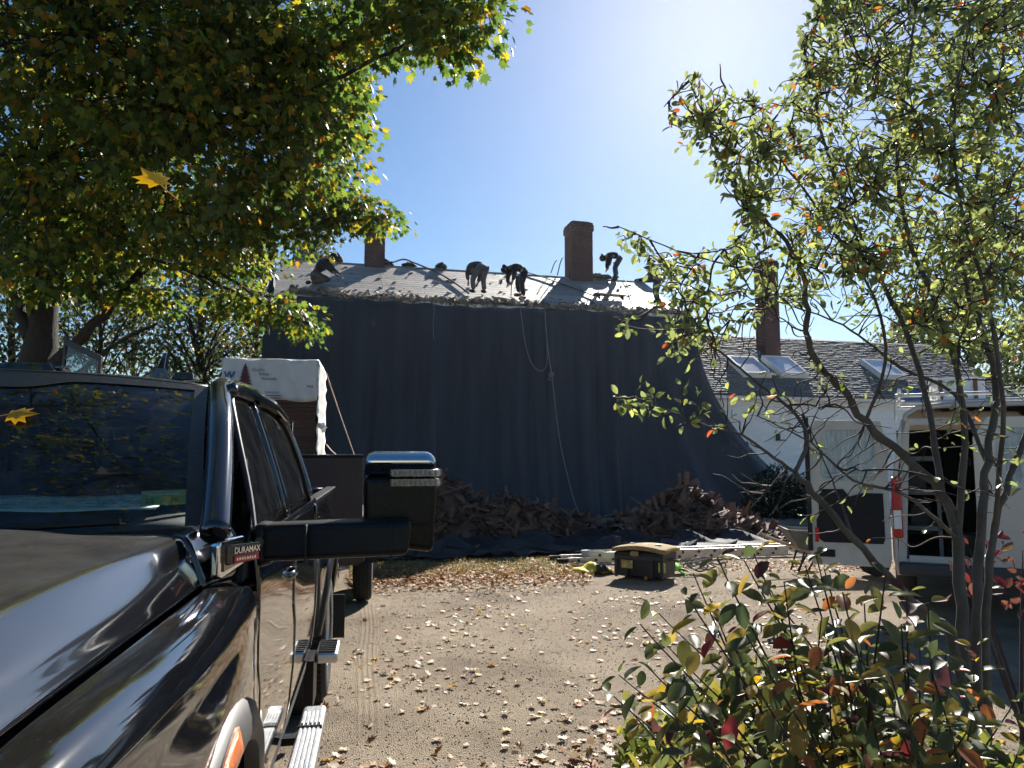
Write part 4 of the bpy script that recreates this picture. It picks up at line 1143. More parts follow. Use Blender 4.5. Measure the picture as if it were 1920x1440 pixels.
# bed
MB().box((0, 5.72, .84), (1.66, 2.38, .06)).build('bed_floor', M['plastic'], truck)
for s in (-1, 1): MB().box((s * .84, 5.72, 1.12), (.04, 2.38, .54)).build('bed_wall', M['plastic'], truck)
MB().box((0, 4.53, 1.12), (1.66, .03, .56)).build('bed_front', M['plastic'], truck)
tg = MB().box((0, 6.93, 1.12), (1.70, .06, .60)).build('tailgate', M['paint'], truck, bevel=.015)
MB().box((0, 6.97, 1.28), (.3, .02, .08)).build('handle', M['plastic'], tg)
MB().box((0, 7.03, .68), (1.95, .2, .22)).build('rear_bumper', M['chrome'], truck, bevel=.04)
for s in (-1, 1):
    MB().box((s * .89, 6.965, 1.13), (.10, .03, .36)).build('tail_lamp', M['red'], truck, bevel=.015)
    MB().box((s * .895, 5.72, 1.427), (.075, 2.38, .012)).build('rail_cap', M['plastic'], truck, bevel=.004)
# wheels and arches
for a in (AX1, AX2):
    for s in (-1, 1):
        Mx = Matrix.Translation((s * .84, a, .43)) @ Matrix.Rotation(s * math.pi / 2, 4, 'Y')
        ty = MB().lathe([(.25, -.12), (.27, -.135), (.34, -.145), (.405, -.135), (.428, -.11), (.432, 0), (.428, .11), (.405, .135), (.34, .145), (.27, .135), (.25, .12)], 48, Mx).build('wheel', M['rubber'], truck, smooth=40)
        rim = MB().lathe([(.25, -.12), (.25, .12), (.235, .125), (.225, .09), (.21, .05), (.08, .03), (.07, .09), (0, .095)], 36, Mx).build('rim', M['alu'], ty, smooth=40)
        for k in range(8):
            th = k * math.pi / 4
            MB().box(Mx @ Vector((.15 * math.cos(th), .15 * math.sin(th), .06)), (.05, .05, .05), Matrix.Rotation(th, 3, 'X')).build('bolt_cover', M['chrome'], ty)
        mbk = MB()
        for k in range(60):
            th = k * math.pi / 30
            for hh in (-.08, 0, .08):
                c = Mx @ Vector((.434 * math.cos(th + hh), .434 * math.sin(th + hh), hh))
                mbk.box(c, (.06, .03, .016), Matrix.Rotation(-s * (th + hh) + math.pi / 2, 3, 'X'))
        mbk.build('tread', M['rubber'], ty)
    wl_o = MB().lathe([(RA + .02, -.3), (RA + .02, .0)], 40, Matrix.Translation((.60 + .3, a, ZC)) @ Matrix.Rotation(math.pi / 2, 4, 'Y')).build('wheel_liner', M['interior'], truck); mir(wl_o)
    sec = []
    for th in np.linspace(R(4), R(176), 31):
        c, s_ = math.cos(th), math.sin(th)
        row = []
        for dr_, dv in ((-.02, -.03), (-.022, .006), (.0, .018), (.03, .016), (.058, .008), (.066, -.004)):
            u, z = a - (RA + dr_) * c, ZC + (RA + dr_) * s_
            row.append((sidev(z, u) + dv, u, z))
        sec.append(row)
    fl = MB().grid(sec).build('wheel_flare', M['satin'] if a == AX1 else M['plastic'], truck, smooth=50); mir(fl)
u0m, u1m = AX1 - .22, AX1 - .04
def flp(u, dr_):
    z = ZC + math.sqrt((RA + dr_) ** 2 - (u - AX1) ** 2); return (sidev(z, u) + .0205, u, z)
mk = MB().grid([[flp(u, .006), flp(u, .030), flp(u, .050)] for u in np.linspace(u0m, u1m, 8)]).build('side_marker', M['orange'], truck, smooth=60, solid=-.008); mir(mk)
# running boards
for s in (-1, 1):
    rbd = MB().box((s * 1.025, 2.98, .505), (.105, 1.5, .06)).build('running_board', M['alu'], truck, bevel=.018)
    for u0, u1 in ((2.34, 2.85), (2.9, 3.40), (3.46, 3.62)):
        for k in range(5): MB().box((s * (.99 + k * .018), (u0 + u1) / 2, .540), (.008, u1 - u0, .010)).build('tread_rib', M['aludull'], rbd)
    for u in (2.87, 3.43): MB().box((s * 1.025, u, .537), (.10, .012, .012)).build('joint', M['plastic'], rbd)
    for u in (2.5, 3.4): MB().box((s * .90, u, .50), (.18, .06, .03)).build('bracket', M['plastic'], rbd)
    st = MB().box((s * 1.02, 4.78, .52), (.13, .34, .06)).build('bed_step', M['alu'], truck, bevel=.018)
    for k in range(7): MB().box((s * 1.02, 4.64 + k * .045, .553), (.10, .015, .010)).build('grip', M['plastic'], st)
    MB().box((s * .93, 4.66, .40), (.05, .26, .26)).build('step_bracket', M['plastic'], st)
    MB().box((s * .90, 4.9, .30), (.03, .05, .30)).build('hanger', M['plastic'], st)
    mfl = MB().box((s * .94, 6.32, .42), (.24, .012, .34)).build('mud_flap', M['rubber'], truck)
# chassis
for s in (-1, 1): MB().box((s * .45, 4.0, .58), (.1, 6.4, .16)).build('frame_rail', M['plastic'], truck)
for a in (AX1, AX2): MB().tube([(-.75, a, .43), (.75, a, .43)], .06, 10).build('axle', M['plastic'], truck)

# engine badge vent on the cowl side (driver side and its twin)
def vent(s):
    vb = bpy.data.objects.new('side_vent', None); COL.objects.link(vb); vb.parent = truck
    c = Vector((s * .882, 2.20, 1.418)) ; vb.location = c
    vb.rotation_euler = (0, 0, -s * R(13))
    vb.scale = (s * .76, .70, .82)
    MB().prism([(-.115, -.06), (-.085, -.068), (.12, -.05), (.128, -.03), (.118, .05), (-.105, .062), (-.12, .045)], (.003, 0, 0), (0, 1, .03), (0, 0, 1), .035).build('surround', M['chrome'], vb, bevel=.010)
    MB().prism([(-.085, -.045), (.095, -.035), (.095, .035), (-.085, .042)], (.022, 0, 0), (0, 1, .03), (0, 0, 1), .008).build('recess', M['gloss'], vb)
    MB().hexa([(.02, -.062, -.030), (.036, -.055, -.030), (.092, .085, -.024), (.02, .085, -.024), (.02, -.062, .036), (.036, -.055, .036), (.092, .085, .034), (.02, .085, .034)]).build('scoop', M['gloss'], vb, bevel=.005)
    ax = Vector((.056, .14, 0)).normalized(); ay = Vector((0, 0, 1)); nv_ = ax.cross(ay)
    o0 = Vector((.0385, -.052, 0)) + nv_ * .0015
    MB().prism([(.012, -.026), (.136, -.022), (.136, -.001), (.012, -.001)], o0, ax, ay, .003).build('red_strip', pm('red badge', (.6, .01, .03), .3, coat=.5), vb)
    t = link('lettering', text_mesh('DURAMAX', .0285, M['chrome'], .0012, spacing=.93, bold=.012), vb); place(t, o0 + ax * .010 + Vector((0, 0, .006)) + nv_ * .001, ax, ay)
    for k in range(8): MB().prism([(0, 0), (.007, 0), (.007, .009), (0, .009)], o0 + ax * (.022 + k * .013) + Vector((0, 0, -.017)) + nv_ * .002, ax, ay, .002).build('emblem_mark', M['chrome'], vb)
vent(1); vent(-1)

M['mirrorblk'] = pm('mirror plastic', (.002, .0025, .004), .28, var=.2, scale=60, spec=.2)
# towing mirrors
def mirror(s):
    mr_ = bpy.data.objects.new('side_mirror', None); COL.objects.link(mr_); mr_.parent = truck
    if s < 0: mr_.scale = (-1, 1, 1)
    if s > 0: mr_['label'] = 'driver towing mirror with chrome cap and two clear lamp strips'
    def tz(px, py, u):                        # local point where the truck plane y=u is seen
        n = tw((0, 1, 0)) - tw((0, 0, 0)); return tl(on_plane(px, py, tw((0, u, 0)), n))
    u = 2.46
    a, b = tz(682, 846, u), tz(820, 1037, u)
    x0, x1, z1, z0 = a.x, b.x, a.z, b.z
    cx, cz, w, h = (x0 + x1) / 2, (z0 + z1) / 2, x1 - x0, z1 - z0
    low = [(x0 + .004, u, z0 + .03), (x1 - .012, u, z0), (x1 - .012, u + .13, z0), (x0 + .004, u + .13, z0 + .03)]
    mid = z1 - .24 * h
    MB().hexa(low + [(x0, u, mid), (x1, u, mid), (x1, u + .15, mid), (x0, u + .15, mid)]).build('housing', M['mirrorblk'], mr_, bevel=.022, seg=4)
    MB().hexa([(x0, u + .004, mid + .002), (x1 - .002, u + .004, mid + .002), (x1 - .002, u + .15, mid + .002), (x0, u + .15, mid + .002), (x0 + .006, u + .03, z1 - .07 * h), (x1 - .012, u + .03, z1 - .07 * h), (x1 - .012, u + .14, z1 - .07 * h), (x0 + .006, u + .14, z1 - .07 * h)]).build('upper_housing', M['mirrorblk'], mr_, bevel=.012, seg=3)
    MB().hexa([(x0 - .002, u - .004, z1 - .135 * h), (x1 + .001, u - .004, z1 - .135 * h), (x1 + .001, u + .155, z1 - .135 * h), (x0 - .002, u + .155, z1 - .135 * h), (x0 + .012, u + .02, z1), (x1 - .018, u + .02, z1), (x1 - .018, u + .13, z1), (x0 + .012, u + .13, z1)]).build('cap', M['chrome'], mr_, bevel=.026, seg=5)
    for py in (887, 905):
        p_ = tz(733, py, u)
        lp = MB().hexa([(p_.x, u - .006, p_.z - .011), (x1 + .006, u - .006, p_.z - .010), (x1 + .006, u + .06, p_.z - .010), (p_.x, u + .06, p_.z - .011), (p_.x + .004, u - .006, p_.z + .011), (x1 + .006, u - .006, p_.z + .012), (x1 + .006, u + .06, p_.z + .012), (p_.x + .004, u + .06, p_.z + .011)]).build('lamp_strip', M['lamp'], mr_, bevel=.004)
        for k in range(9): MB().box((p_.x + .012 + k * (x1 - p_.x) / 9.2, u - .0075, p_.z), (.003, .003, .016)).build('facet', M['plastic'], lp)
        MB().box(((p_.x + x1) / 2 + .004, u - .0105, p_.z), (x1 - p_.x + .012, .002, .024)).build('lens', M['clear'], lp)
    zc_ = tz(750, 990, u).z
    MB().tube([(x0 + .02, u - .002, zc_ + .004), (x1 - .01, u - .002, zc_ + .012)], .004, 6).build('crease', M['mirrorblk'], mr_)
    MB().box((cx, u + .153, cz - .01), (w - .03, .006, h - .05)).build('reflector', M['chrome'], mr_)
    # arm
    ua = 2.36
    p0, p1 = tz(532, 985, ua), tz(772, 972, ua); q0, q1 = tz(532, 1056, ua), tz(772, 1040, ua)
    MB().hexa([(.945, ua + .02, q0.z), (p1.x - .01, ua - .03, q1.z), (p1.x - .01, ua + .12, q1.z), (.945, ua + .16, q0.z), (.945, ua + .02, p0.z), (p1.x, ua - .03, p1.z - .004), (p1.x, ua + .12, p1.z), (.945, ua + .16, p0.z)]).build('arm', M['plastic'], mr_, bevel=.02, seg=3)
    MB().hexa([(.93, ua + .02, q0.z - .02), (.985, ua + .03, q0.z - .005), (.985, ua + .16, q0.z - .005), (.93, ua + .18, q0.z - .02), (.92, ua + .02, p0.z + .004), (.98, ua + .03, p0.z), (.98, ua + .16, p0.z), (.92, ua + .18, p0.z + .004)]).build('mount', M['plastic'], mr_, bevel=.02)
    for f_ in (.30, .86):
        xj = .945 + (p1.x - .945) * f_
        MB().box((xj, ua + .05, (p0.z + q0.z) / 2 - .002), (.004, .158, p0.z - q0.z + .006)).build('joint', M['rubber'], mr_)
    MB().box(((x0 + x1) / 2, u - .0015, z0 + .10), (w - .05, .002, .003)).build('seam', M['rubber'], mr_)
    return mr_
mirror(1); mirror(-1)

# roof: clearance lamps and antenna
def roofz(v, u):
    t = max(0, min(1, (u - 2.66) / 1.8)); q_ = v / .715
    return 1.967 - .022 * q_ * q_ + .062 * math.sin(min(1, (t + .02) / .55) * math.pi / 2) * (1 - .45 * q_ * q_)
def rlamp(v, u, w):
    z = roofz(v, u) - .006
    MB().hexa([(v - w / 2, u - .03, z), (v + w / 2, u - .03, z), (v + w / 2, u + .09, z + .008), (v - w / 2, u + .09, z + .008), (v - w * .36, u, z + .034), (v + w * .36, u, z + .034), (v + w * .36, u + .07, z + .032), (v - w * .36, u + .07, z + .032)]).build('clearance_lamp', M['gloss'], truck, bevel=.006)
for v, u, w in ((.575, 2.93, .085), (-.575, 2.93, .085), (.075, 2.86, .2), (-.075 - .17, 2.86, .17), (-.5 + .09, 2.87, .1)): rlamp(v, u, w)
MB().box((-.09, 2.90, roofz(0, 2.9) + .008), (.55, .08, .024)).build('lamp_bar', M['gloss'], truck, bevel=.01)
za = roofz(.44, 3.05)
an = MB().hexa([(.40, 2.98, za - .01), (.52, 2.98, za - .014), (.50, 3.18, za - .005), (.41, 3.18, za), (.435, 3.05, za + .035), (.485, 3.05, za + .035), (.475, 3.15, za + .04), (.44, 3.15, za + .04)]).build('antenna', M['gloss'], truck, bevel=.012)
MB().hexa([(.442, 3.05, za + .025), (.472, 3.05, za + .025), (.468, 3.14, za + .03), (.446, 3.14, za + .03), (.452, 3.11, za + .105), (.464, 3.11, za + .105), (.463, 3.15, za + .10), (.453, 3.15, za + .10)]).build('fin', M['gloss'], an, bevel=.004)

# sticker in the windscreen, paper on the dash, leaf on the glass
def wpt(px, py):                              # windscreen point seen at a pixel (t, v) by search
    best = None
    for v in np.linspace(-1, 1, 81):
        for t in np.linspace(0, 1, 41):
            w_ = tw(wind(v, t)) - Vector((0, 0, CAM_H)); d = ray(px, py)
            e = (w_.normalized() - d.normalized()).length
            if best is None or e < best[0]: best = (e, v, t)
    return best[1], best[2]
v0, t0_ = wpt(266, 946); v1, t1_ = wpt(350, 914)
c00, c10, c01 = wind(v0, t0_), wind(v1, t0_), wind(v0, t1_)
ax, ay = (c10 - c00), (c01 - c00); sn = ax.cross(ay).normalized()
M['sticker'] = pm('olive sticker', (.5, .55, .2), .6, var=.1)
st = bpy.data.objects.new('inspection_sticker', None); COL.objects.link(st); st.parent = truck
place(st, c00 - sn * .006, ax, ay); W_, H_ = ax.length, ay.length
MB().box((W_ / 2, H_ / 2, 0), (W_, H_, .001)).build('label_sheet', M['sticker'], st)
MB().box((W_ * .5, H_ * .70, .0012), (W_ * .66, H_ * .16, .001)).build('white_band', pm('pale print', (.6, .65, .55), .7, var=.5, scale=220), st)
for txt, x in (('25', .10), ('26', .60)):
    o = link('numeral', text_mesh(txt, H_ * .46, M['ink']), st); o.location = (W_ * x, H_ * .14, .0014)
pp = tw((0, 2.30, 1.45))
a_ = tl(at(5, 946, tw((0, 2.34, 0)).y)); 
paper = thing('paper_sheet', 'pale green printed paper on the truck dashboard behind the glass', 'paper', tw((.62, 2.32, 1.532)), TA)
M['paper'] = pm('pale green paper', (.78, .95, .86), .8, var=.05)
rows = [[(-.52 + .56 * a / 10, .17 * b / 6, .003 * math.sin(a * .9) + .035 * (b / 6) + .002) for a in range(11)] for b in range(7)]
MB().grid(rows).build('sheet', M['paper'], paper, smooth=80, solid=.001)
rr = random.Random(2); mb = MB()
for k in range(9):
    y = .015 + k * .017
    x = -.48
    while x < -.04:
        wd = rr.uniform(.01, .05)
        if rr.random() < .6: mb.box((x + wd / 2, y, .0085 + .035 * y / .17), (wd * .8, .006, .001))
        x += wd
mb.build('print', M['ink'], paper)

# ================================================================== trailer and shingle pallet
TR = 7.95
trailer = thing('flatbed_trailer', 'dark flatbed trailer hitched behind the black pickup truck', 'trailer', tw((0, TR, 0)), TA)
M['trl'] = pm('dark brown trailer board', (0.028, 0.02, 0.018), .6, var=.4, scale=3, stretch=(8, 1, 1))
zt = on_plane(640, 856, tw((0, TR, 0)), tw((0, 1, 0)) - tw((0, 0, 0))).z
hwid = 1.16
MB().box((0, 0, (zt + .62) / 2), (2 * hwid, .05, zt - .62)).build('front_wall', M['trl'], trailer)
MB().tube([(-hwid, -.01, zt), (hwid, -.01, zt)], .022, 8).build('top_rail', M['plastic'], trailer)
for s in (-1, 1):
    MB().box((s * hwid, 2.1, .86), (.05, 4.2, .46)).build('side_wall', M['trl'], trailer)
    MB().box((s * .5, 2.0, .5), (.08, 4.4, .14)).build('frame_rail', M['plastic'], trailer)
    for u in (1.35, 2.25):
        Mx = Matrix.Translation((s * (hwid + .0), u, .39)) @ Matrix.Rotation(math.pi / 2, 4, 'Y')
        w_ = MB().lathe([(.2, -.1), (.3, -.115), (.365, -.10), (.385, -.07), (.39, 0), (.385, .07), (.365, .10), (.3, .115), (.2, .1)], 36, Mx).build('wheel', M['rubber'], trailer, smooth=35)
        for hh in (-.06, -.02, .02, .06): MB().lathe([(.386, hh - .006), (.396, hh - .004), (.396, hh + .004), (.386, hh + .006)], 36, Mx).build('tread_rib', M['rubber'], w_)
        MB().lathe([(0, -.05), (.2, -.09), (.205, .09), (0, .05)], 20, Mx).build('rim', M['satin'], w_)
    MB().grid([[(s * (hwid + x), 1.8 + .95 * math.cos(t), .50 + .36 * min(1, 1.6 * math.sin(t))) for x in (-.02, .16)] for t in np.linspace(0, math.pi, 17)], flip=s < 0).build('mudguard', M['plastic'], trailer, solid=.015)
MB().box((0, 2.1, .62), (2 * hwid - .05, 4.2, .05)).build('deck', M['trl'], trailer)
MB().tube([(-.6, .1, .52), (0, -.85, .52), (.6, .1, .52)], .045, 8).build('drawbar', M['plastic'], trailer)
MB().tube([(0, -.6, .2), (0, -.6, .8)], .03, 8).build('jack', M['aludull'], trailer)

pal_y = .55
nrm = tw((0, 1, 0)) - tw((0, 0, 0)); pl0 = tw((0, TR + pal_y, 0))
pa, pb = tl(on_plane(418, 675, pl0, nrm)), tl(on_plane(597, 676, pl0, nrm))
pz1 = pb.z; pw = pb.x - pa.x; pdp = 1.32
pal = thing('shingle_pallet', 'pallet of new cedar shingle bundles under a printed white wrap', 'pallet', tw((pa.x, TR + pal_y, .648)), TA)
pt = pz1 - .648
M['wrap'] = pm('white printed wrap', (.56, .55, .53), .5, var=.1, scale=6, bump=.25, bscale=10)
M['wrapside'] = pm('crumpled white plastic', (.74, .74, .72), .4, var=.1, scale=8, bump=.7, bscale=14)
M['cedarnew'] = pm('fresh cedar ends', (.13, .07, .045), .85, var=.4, scale=12, stretch=(1, 1, 6), bump=.3, objrand=.3)
zb = tl(on_plane(560, 752, pl0, nrm)).z - .648
for i in range(3):                            # pallet skids
    MB().box((pw * (.1 + .4 * i), pdp / 2, .05), (.1, pdp, .1)).build('skid', M['wood'], pal)
for i in range(6): MB().box((pw / 2, .08 + i * (pdp - .16) / 5, .11), (pw, .12, .02)).build('slat', M['wood'], pal)
nl = 8; lh = (zb + .02 - .125) / nl
rr = random.Random(5)
for k in range(nl + 2):
    for c in range(2):
        z = .125 + k * lh
        if z + lh > pt - .04: continue
        x = pw * (.25 + .5 * c) + rr.uniform(-.01, .01)
        bd = MB()
        ns = 9
        for q_ in range(ns):
            bd.box((x + rr.uniform(-.006, .006), pdp / 2 + rr.uniform(-.015, .01), z + lh * (q_ + .5) / ns), (pw * .49, pdp - .03, lh / ns * rr.uniform(.6, .85)))
        bd.build('shingle_bundle', M['cedarnew'], pal)
# the wrap: front, top, sides with a sagging top edge
rows = []
for z in np.linspace(zb, pt, 9):
    rows.append([(x, -.012 - .006 * math.sin(9 * x + 7 * z) - .008 * math.sin(23 * x * z), z - (.035 * math.exp(-((x - pw * .29) / .06) ** 2) + .05 * math.exp(-((x - pw * .78) / .07) ** 2)) * (z > pt - .01) + (.012 * math.sin(13 * x) if z < zb + .01 else 0)) for x in np.linspace(0, pw, 30)])
for y in np.linspace(.04, pdp, 6): rows.append([(x, y, pt + .012 * math.sin(x * 14) * math.sin(y * 5) + .008) for x in np.linspace(0, pw, 30)])
wr = MB().grid(rows, flip=True).build('wrap', M['wrap'], pal, smooth=50, solid=.004)
for xs, flip in ((pw + .006, False), (-.006, True)):
    rows = []
    rq = random.Random(3)
    for i, z in enumerate(np.linspace(.0, pt + .004, 40)):
        rows.append([(xs + (.005 * math.sin(z * 31 + y * 9) + .004 * math.sin(z * 77) + rq.uniform(-.006, .008)) * (1 if not flip else -1), (-.012 + rq.uniform(-.010, .004)) if y < .01 else y, z) for y in (0, .2, .45, .7, 1.0, pdp)])
    MB().grid(rows, flip=flip).build('side_wrap', M['wrapside'], pal, smooth=40, solid=.004)
tuft = MB(); rq = random.Random(6)
tzz = tl(on_plane(612, 803, pl0, nrm)).z - .648
for k in range(16):
    c = Vector((pw + .02 + rq.uniform(0, .05), rq.uniform(-.04, .2), tzz + rq.uniform(-.02, .05)))
    tuft.box(c, (rq.uniform(.02, .07), .04, rq.uniform(.01, .05)), Matrix.Rotation(rq.uniform(-1, 1), 3, 'Y'))
tuft.build('torn_tuft', M['wrapside'], pal)
M['blue'] = pm('blue print', (.03, .12, .30), .6, var=.15); M['maroon'] = pm('maroon print', (.10, .03, .035), .7, var=.15)
def pzx(px, py):
    q_ = tl(on_plane(px, py, pl0 - nrm * .03, nrm)); return q_.x - pa.x, q_.z - .648
def ptext(txt, px, py, hpx, mat, **kw):
    x, z = pzx(px, py); x2, z2 = pzx(px, py - hpx)
    o = link('print', text_mesh(txt, (z2 - z) * 1.38, mat, **kw), wr); place(o, (x, -.0345, z), (1, 0, 0), (0, 0, 1))
ptext('Quality.', 472, 695, 5.5, M['ink'], shear=.15); ptext('Safety.', 485, 703.5, 5.5, M['ink'], shear=.15); ptext('Naturally.', 489, 712, 5.5, M['ink'], shear=.15)
ptext('W', 419, 709, 13, M['blue'], spacing=1, shear=.1, bold=.05)
ptext('WA', 575, 727, 5, M['ink'], spacing=1.1)
ptext('SHINGLES', 497, 737.5, 4, M['ink'])
for a, b, c in ((498, 527, 741.5), (505, 527, 746)):
    x, z = pzx(a, c); x2, _ = pzx(b, c); MB().box(((x + x2) / 2, -.0345, z), (x2 - x, .002, .008)).build('print_rule', M['ink'], wr)
x, z = pzx(459, 721); _, z2 = pzx(459, 681); hh = z2 - z
mb = MB()
for k in range(6):
    b_ = z + hh * k / 6.6; wd = .085 * (1 - k / 7)
    mb.prism([(-wd, 0), (wd, 0), (0, hh * .26)], (x, -.0350, b_), (1, 0, 0), (0, 0, 1), .002)
mb.build('tree_emblem', M['maroon'], wr)
x, z = pzx(588, 705); 
for (ax_, ay_), (bx_, by_), lab in (((612, 700), (664, 853), 'long brown tie-down strap from pallet top to trailer rail'), ((612, 833), (632, 854), 'short brown tie-down strap low on the pallet side')):
    a3 = tl(on_plane(ax_, ay_, tw((0, TR + pal_y + 1.0, 0)), nrm)); b3 = tl(on_plane(bx_, by_, tw((0, TR + .02, 0)), nrm))
    o = thing('tie_down_strap', lab, 'strap', tw(b3), TA)
    d3 = a3 - b3
    MB().tube([(0, 0, 0), d3 * .5 + Vector((0, 0, -.01)), d3], .008, 6, flat=.5).build('webbing', pm('brown webbing', (.22, .12, .07), .8), o)

# glass panel rising behind the cab
gp = at(114, 690, 9.4)
gz1 = at(120, 633, 9.4).z; gz2 = at(190, 668, 9.4).z; gx2 = at(191, 680, 9.4).x - gp.x
pan = thing('glazed_side_panel', 'grey framed slanting glass panel rising behind the pickup roof', 'panel', (gp.x, gp.y, 0), 0)
z0 = .0
P = [(0, 1.5), (gx2, 1.5), (gx2, gz2), (.03, gz1)]; I = [(.05, 1.56), (gx2 - .035, 1.56), (gx2 - .035, gz2 - .06), (.055, gz1 - .10)]
MB().frame(P, I, (0, 0, 0), (1, 0, 0), (0, 0, 1), .05).build('frame', M['satin'], pan, bevel=.006)
MB().prism(I, (0, 0, 0), (1, 0, 0), (0, 0, 1), .008).build('pane', M['pane'], pan)
MB().box((.16, 0, 2.1), (.03, .04, 1.08)).build('mullion', M['plastic'], pan)
MB().hexa([(-.05, -.3, 0), (gx2 + .1, -.3, 0), (gx2 + .1, .9, 0), (-.05, .9, 0), (-.02, -.1, 1.5), (gx2 + .02, -.1, 1.5), (gx2 + .02, .6, 1.5), (-.02, .6, 1.5)]).build('base', M['plastic'], pan, bevel=.03)
# ================================================================== leaves
def leaf_template(kind):
    if kind == 'maple':
        half = [(.07, .05), (.34, .04), (.27, .20), (.52, .40), (.34, .46), (.44, .72), (.17, .62)]
        o = [(0, 0)] + half + [(0, 1.05)] + [(-x, y) for x, y in half[::-1]]
        V = [(0, .38, .0)] + [(x, y, -.22 * abs(x) - .12 * y * y) for x, y in o]
        n = len(o)
        F = [(0, 1 + i, 1 + (i + 1) % n) for i in range(n)]
    elif kind == 'oval':
        half = [(.13, .12), (.235, .34), (.25, .55), (.17, .82)]
        V = [(0, 0, 0), (0, .4, -.02), (0, .75, -.05), (0, 1, -.12)]
        V += [(x, y, .10 * x / .25 - .05 * y * y) for x, y in half] + [(-x, y, .10 * x / .25 - .05 * y * y) for x, y in half]
        F = [(0, 4, 1), (4, 5, 1), (5, 6, 1), (6, 2, 1), (6, 7, 2), (7, 3, 2), (0, 1, 8), (8, 1, 9), (9, 1, 10), (10, 1, 2), (10, 2, 11), (11, 2, 3)]
    elif kind == 'curl':                     # dry leaf curled up
        half = [(.3, .05), (.25, .22), (.5, .42), (.3, .5), (.36, .75), (.12, .68)]
        o = [(0, 0)] + half + [(0, 1.0)] + [(-x, y) for x, y in half[::-1]]
        V = [(0, .4, .0)] + [(x * .8, y, .55 * x * x * (1.2 if x > 0 else .5) + .35 * (y - .4) ** 2 + .06 * math.sin(9 * x + 5 * y)) for x, y in o]
        n = len(o); F = [(0, 1 + i, 1 + (i + 1) % n) for i in range(n)]
    else:
        V = [(0, 0, 0), (.26, .4, .05), (0, 1, -.1), (-.26, .4, .05)]; F = [(0, 1, 2), (0, 2, 3)]
    return np.array(V, dtype=np.float64), np.array(F, dtype=np.int32)

def frames(d, n):
    d = d / np.linalg.norm(d, axis=1, keepdims=True)
    x = np.cross(d, n); l = np.linalg.norm(x, axis=1, keepdims=True); x = x / np.maximum(l, 1e-6)
    z = np.cross(x, d)
    return np.stack([x, d, z], axis=2)       # columns

def scatter(kind, pos, d, n, size):
    V, F = leaf_template(kind)
    Rm = frames(d, n)
    P = np.einsum('nij,kj->nki', Rm, V) * size[:, None, None] + pos[:, None, :]
    k = len(V)
    FF = (F[None] + (np.arange(len(pos)) * k)[:, None, None]).reshape(-1, 3)
    return P.reshape(-1, 3), FF

def foliage(parent, base, kind, pos, d, n, size, mat, singles=0, name='foliage', single_name='leaf', order=None):
    """mass of leaves as one part, the nearest ones to the camera as leaves of their own"""
    idx = np.arange(len(pos))
    if singles:
        if order is None:
            rel = pos - np.array([0, 0, CAM_H]); dist = np.linalg.norm(rel, axis=1)
            yc = rel[:, 1] * math.cos(PITCH) + rel[:, 2] * math.sin(PITCH); zc = rel[:, 2] * math.cos(PITCH) - rel[:, 1] * math.sin(PITCH)
            inside = (yc > .3) & (np.abs(rel[:, 0] / yc) < .685) & (np.abs(zc / yc) < .51)
            order = np.argsort(np.where(inside, dist, 1e6))
        pick, idx = order[:singles], order[singles:]
        V, F = leaf_template(kind)
        me = mesh_np(single_name, V, F, mat)
        Rm = frames(d[pick], n[pick])
        for q, i in enumerate(pick):
            o = link(single_name, me, parent)
            m4 = Matrix([list(Rm[q][r] * size[i]) + [float(pos[i][r] - base[r])] for r in range(3)] + [[0, 0, 0, 1]])
            o.matrix_local = m4
    V, F = scatter(kind, pos[idx] - np.array(base)[None], d[idx], n[idx], size[idx])
    return tag(link(name, mesh_np(name, V, F, mat), parent), kind='stuff')

def rdir(rr, n):
    v = rr.normal(size=(n, 3)); return v / np.linalg.norm(v, axis=1, keepdims=True)

M['bark'] = pm('maple bark', (0.034, 0.029, 0.025), 0.95, var=0.5, scale=5, stretch=(6, 6, 1), bump=0.8, bscale=18)
M['bark2'] = pm('smooth grey bark', (0.075, 0.068, 0.06), 0.85, var=0.4, scale=8, bump=0.3, bscale=30)
M['bark3'] = pm('dark twig bark', (0.04, 0.028, 0.024), 0.8, var=0.3, scale=20)
G = lambda *a: a
M['maple'] = leafmat('maple leaves', [(0, (.034, .058, .016)), (.25, (.05, .082, .018)), (.5, (.075, .106, .02)), (.68, (.12, .13, .022)), (.82, (.19, .16, .022)), (.93, (.2, .10, .022)), (.965, (.055, .076, .015))], .56, 2.6)
M['mapleg'] = leafmat('green maple leaves', [(0, (.03, .06, .014)), (.3, (.05, .095, .018)), (.6, (.085, .13, .02)), (.85, (.15, .16, .022)), (.95, (.2, .13, .02))], .42, 1.5)
M['far'] = leafmat('distant foliage', [(0, (.04, .06, .016)), (.3, (.07, .095, .022)), (.6, (.11, .13, .03)), (.85, (.18, .15, .03)), (.94, (.14, .07, .025))], .4, 1.5)
M['service'] = leafmat('shadbush leaves', [(0, (.11, .135, .06)), (.3, (.15, .18, .07)), (.55, (.20, .23, .08)), (.75, (.27, .30, .09)), (.93, (.30, .13, .04)), (.965, (.36, .09, .04)), (.98, (.07, .1, .025))], .5, 1.9)
M['shrub'] = leafmat('shrub leaves', [(0, (.058, .075, .032)), (.3, (.09, .105, .04)), (.55, (.15, .145, .045)), (.72, (.30, .22, .06)), (.84, (.07, .03, .03)), (.89, (.30, .12, .05)), (.94, (.36, .25, .04)), (.98, (.2, .04, .04))], .42, 1.8, rough=.45, spec=.35)
M['lowyellow'] = leafmat('yellow-green undergrowth', [(0, (.10, .13, .03)), (.4, (.17, .18, .04)), (.8, (.24, .21, .05))], .5, 1.6)  # sun passing through the lower shrub leaves is painted as yellow-green
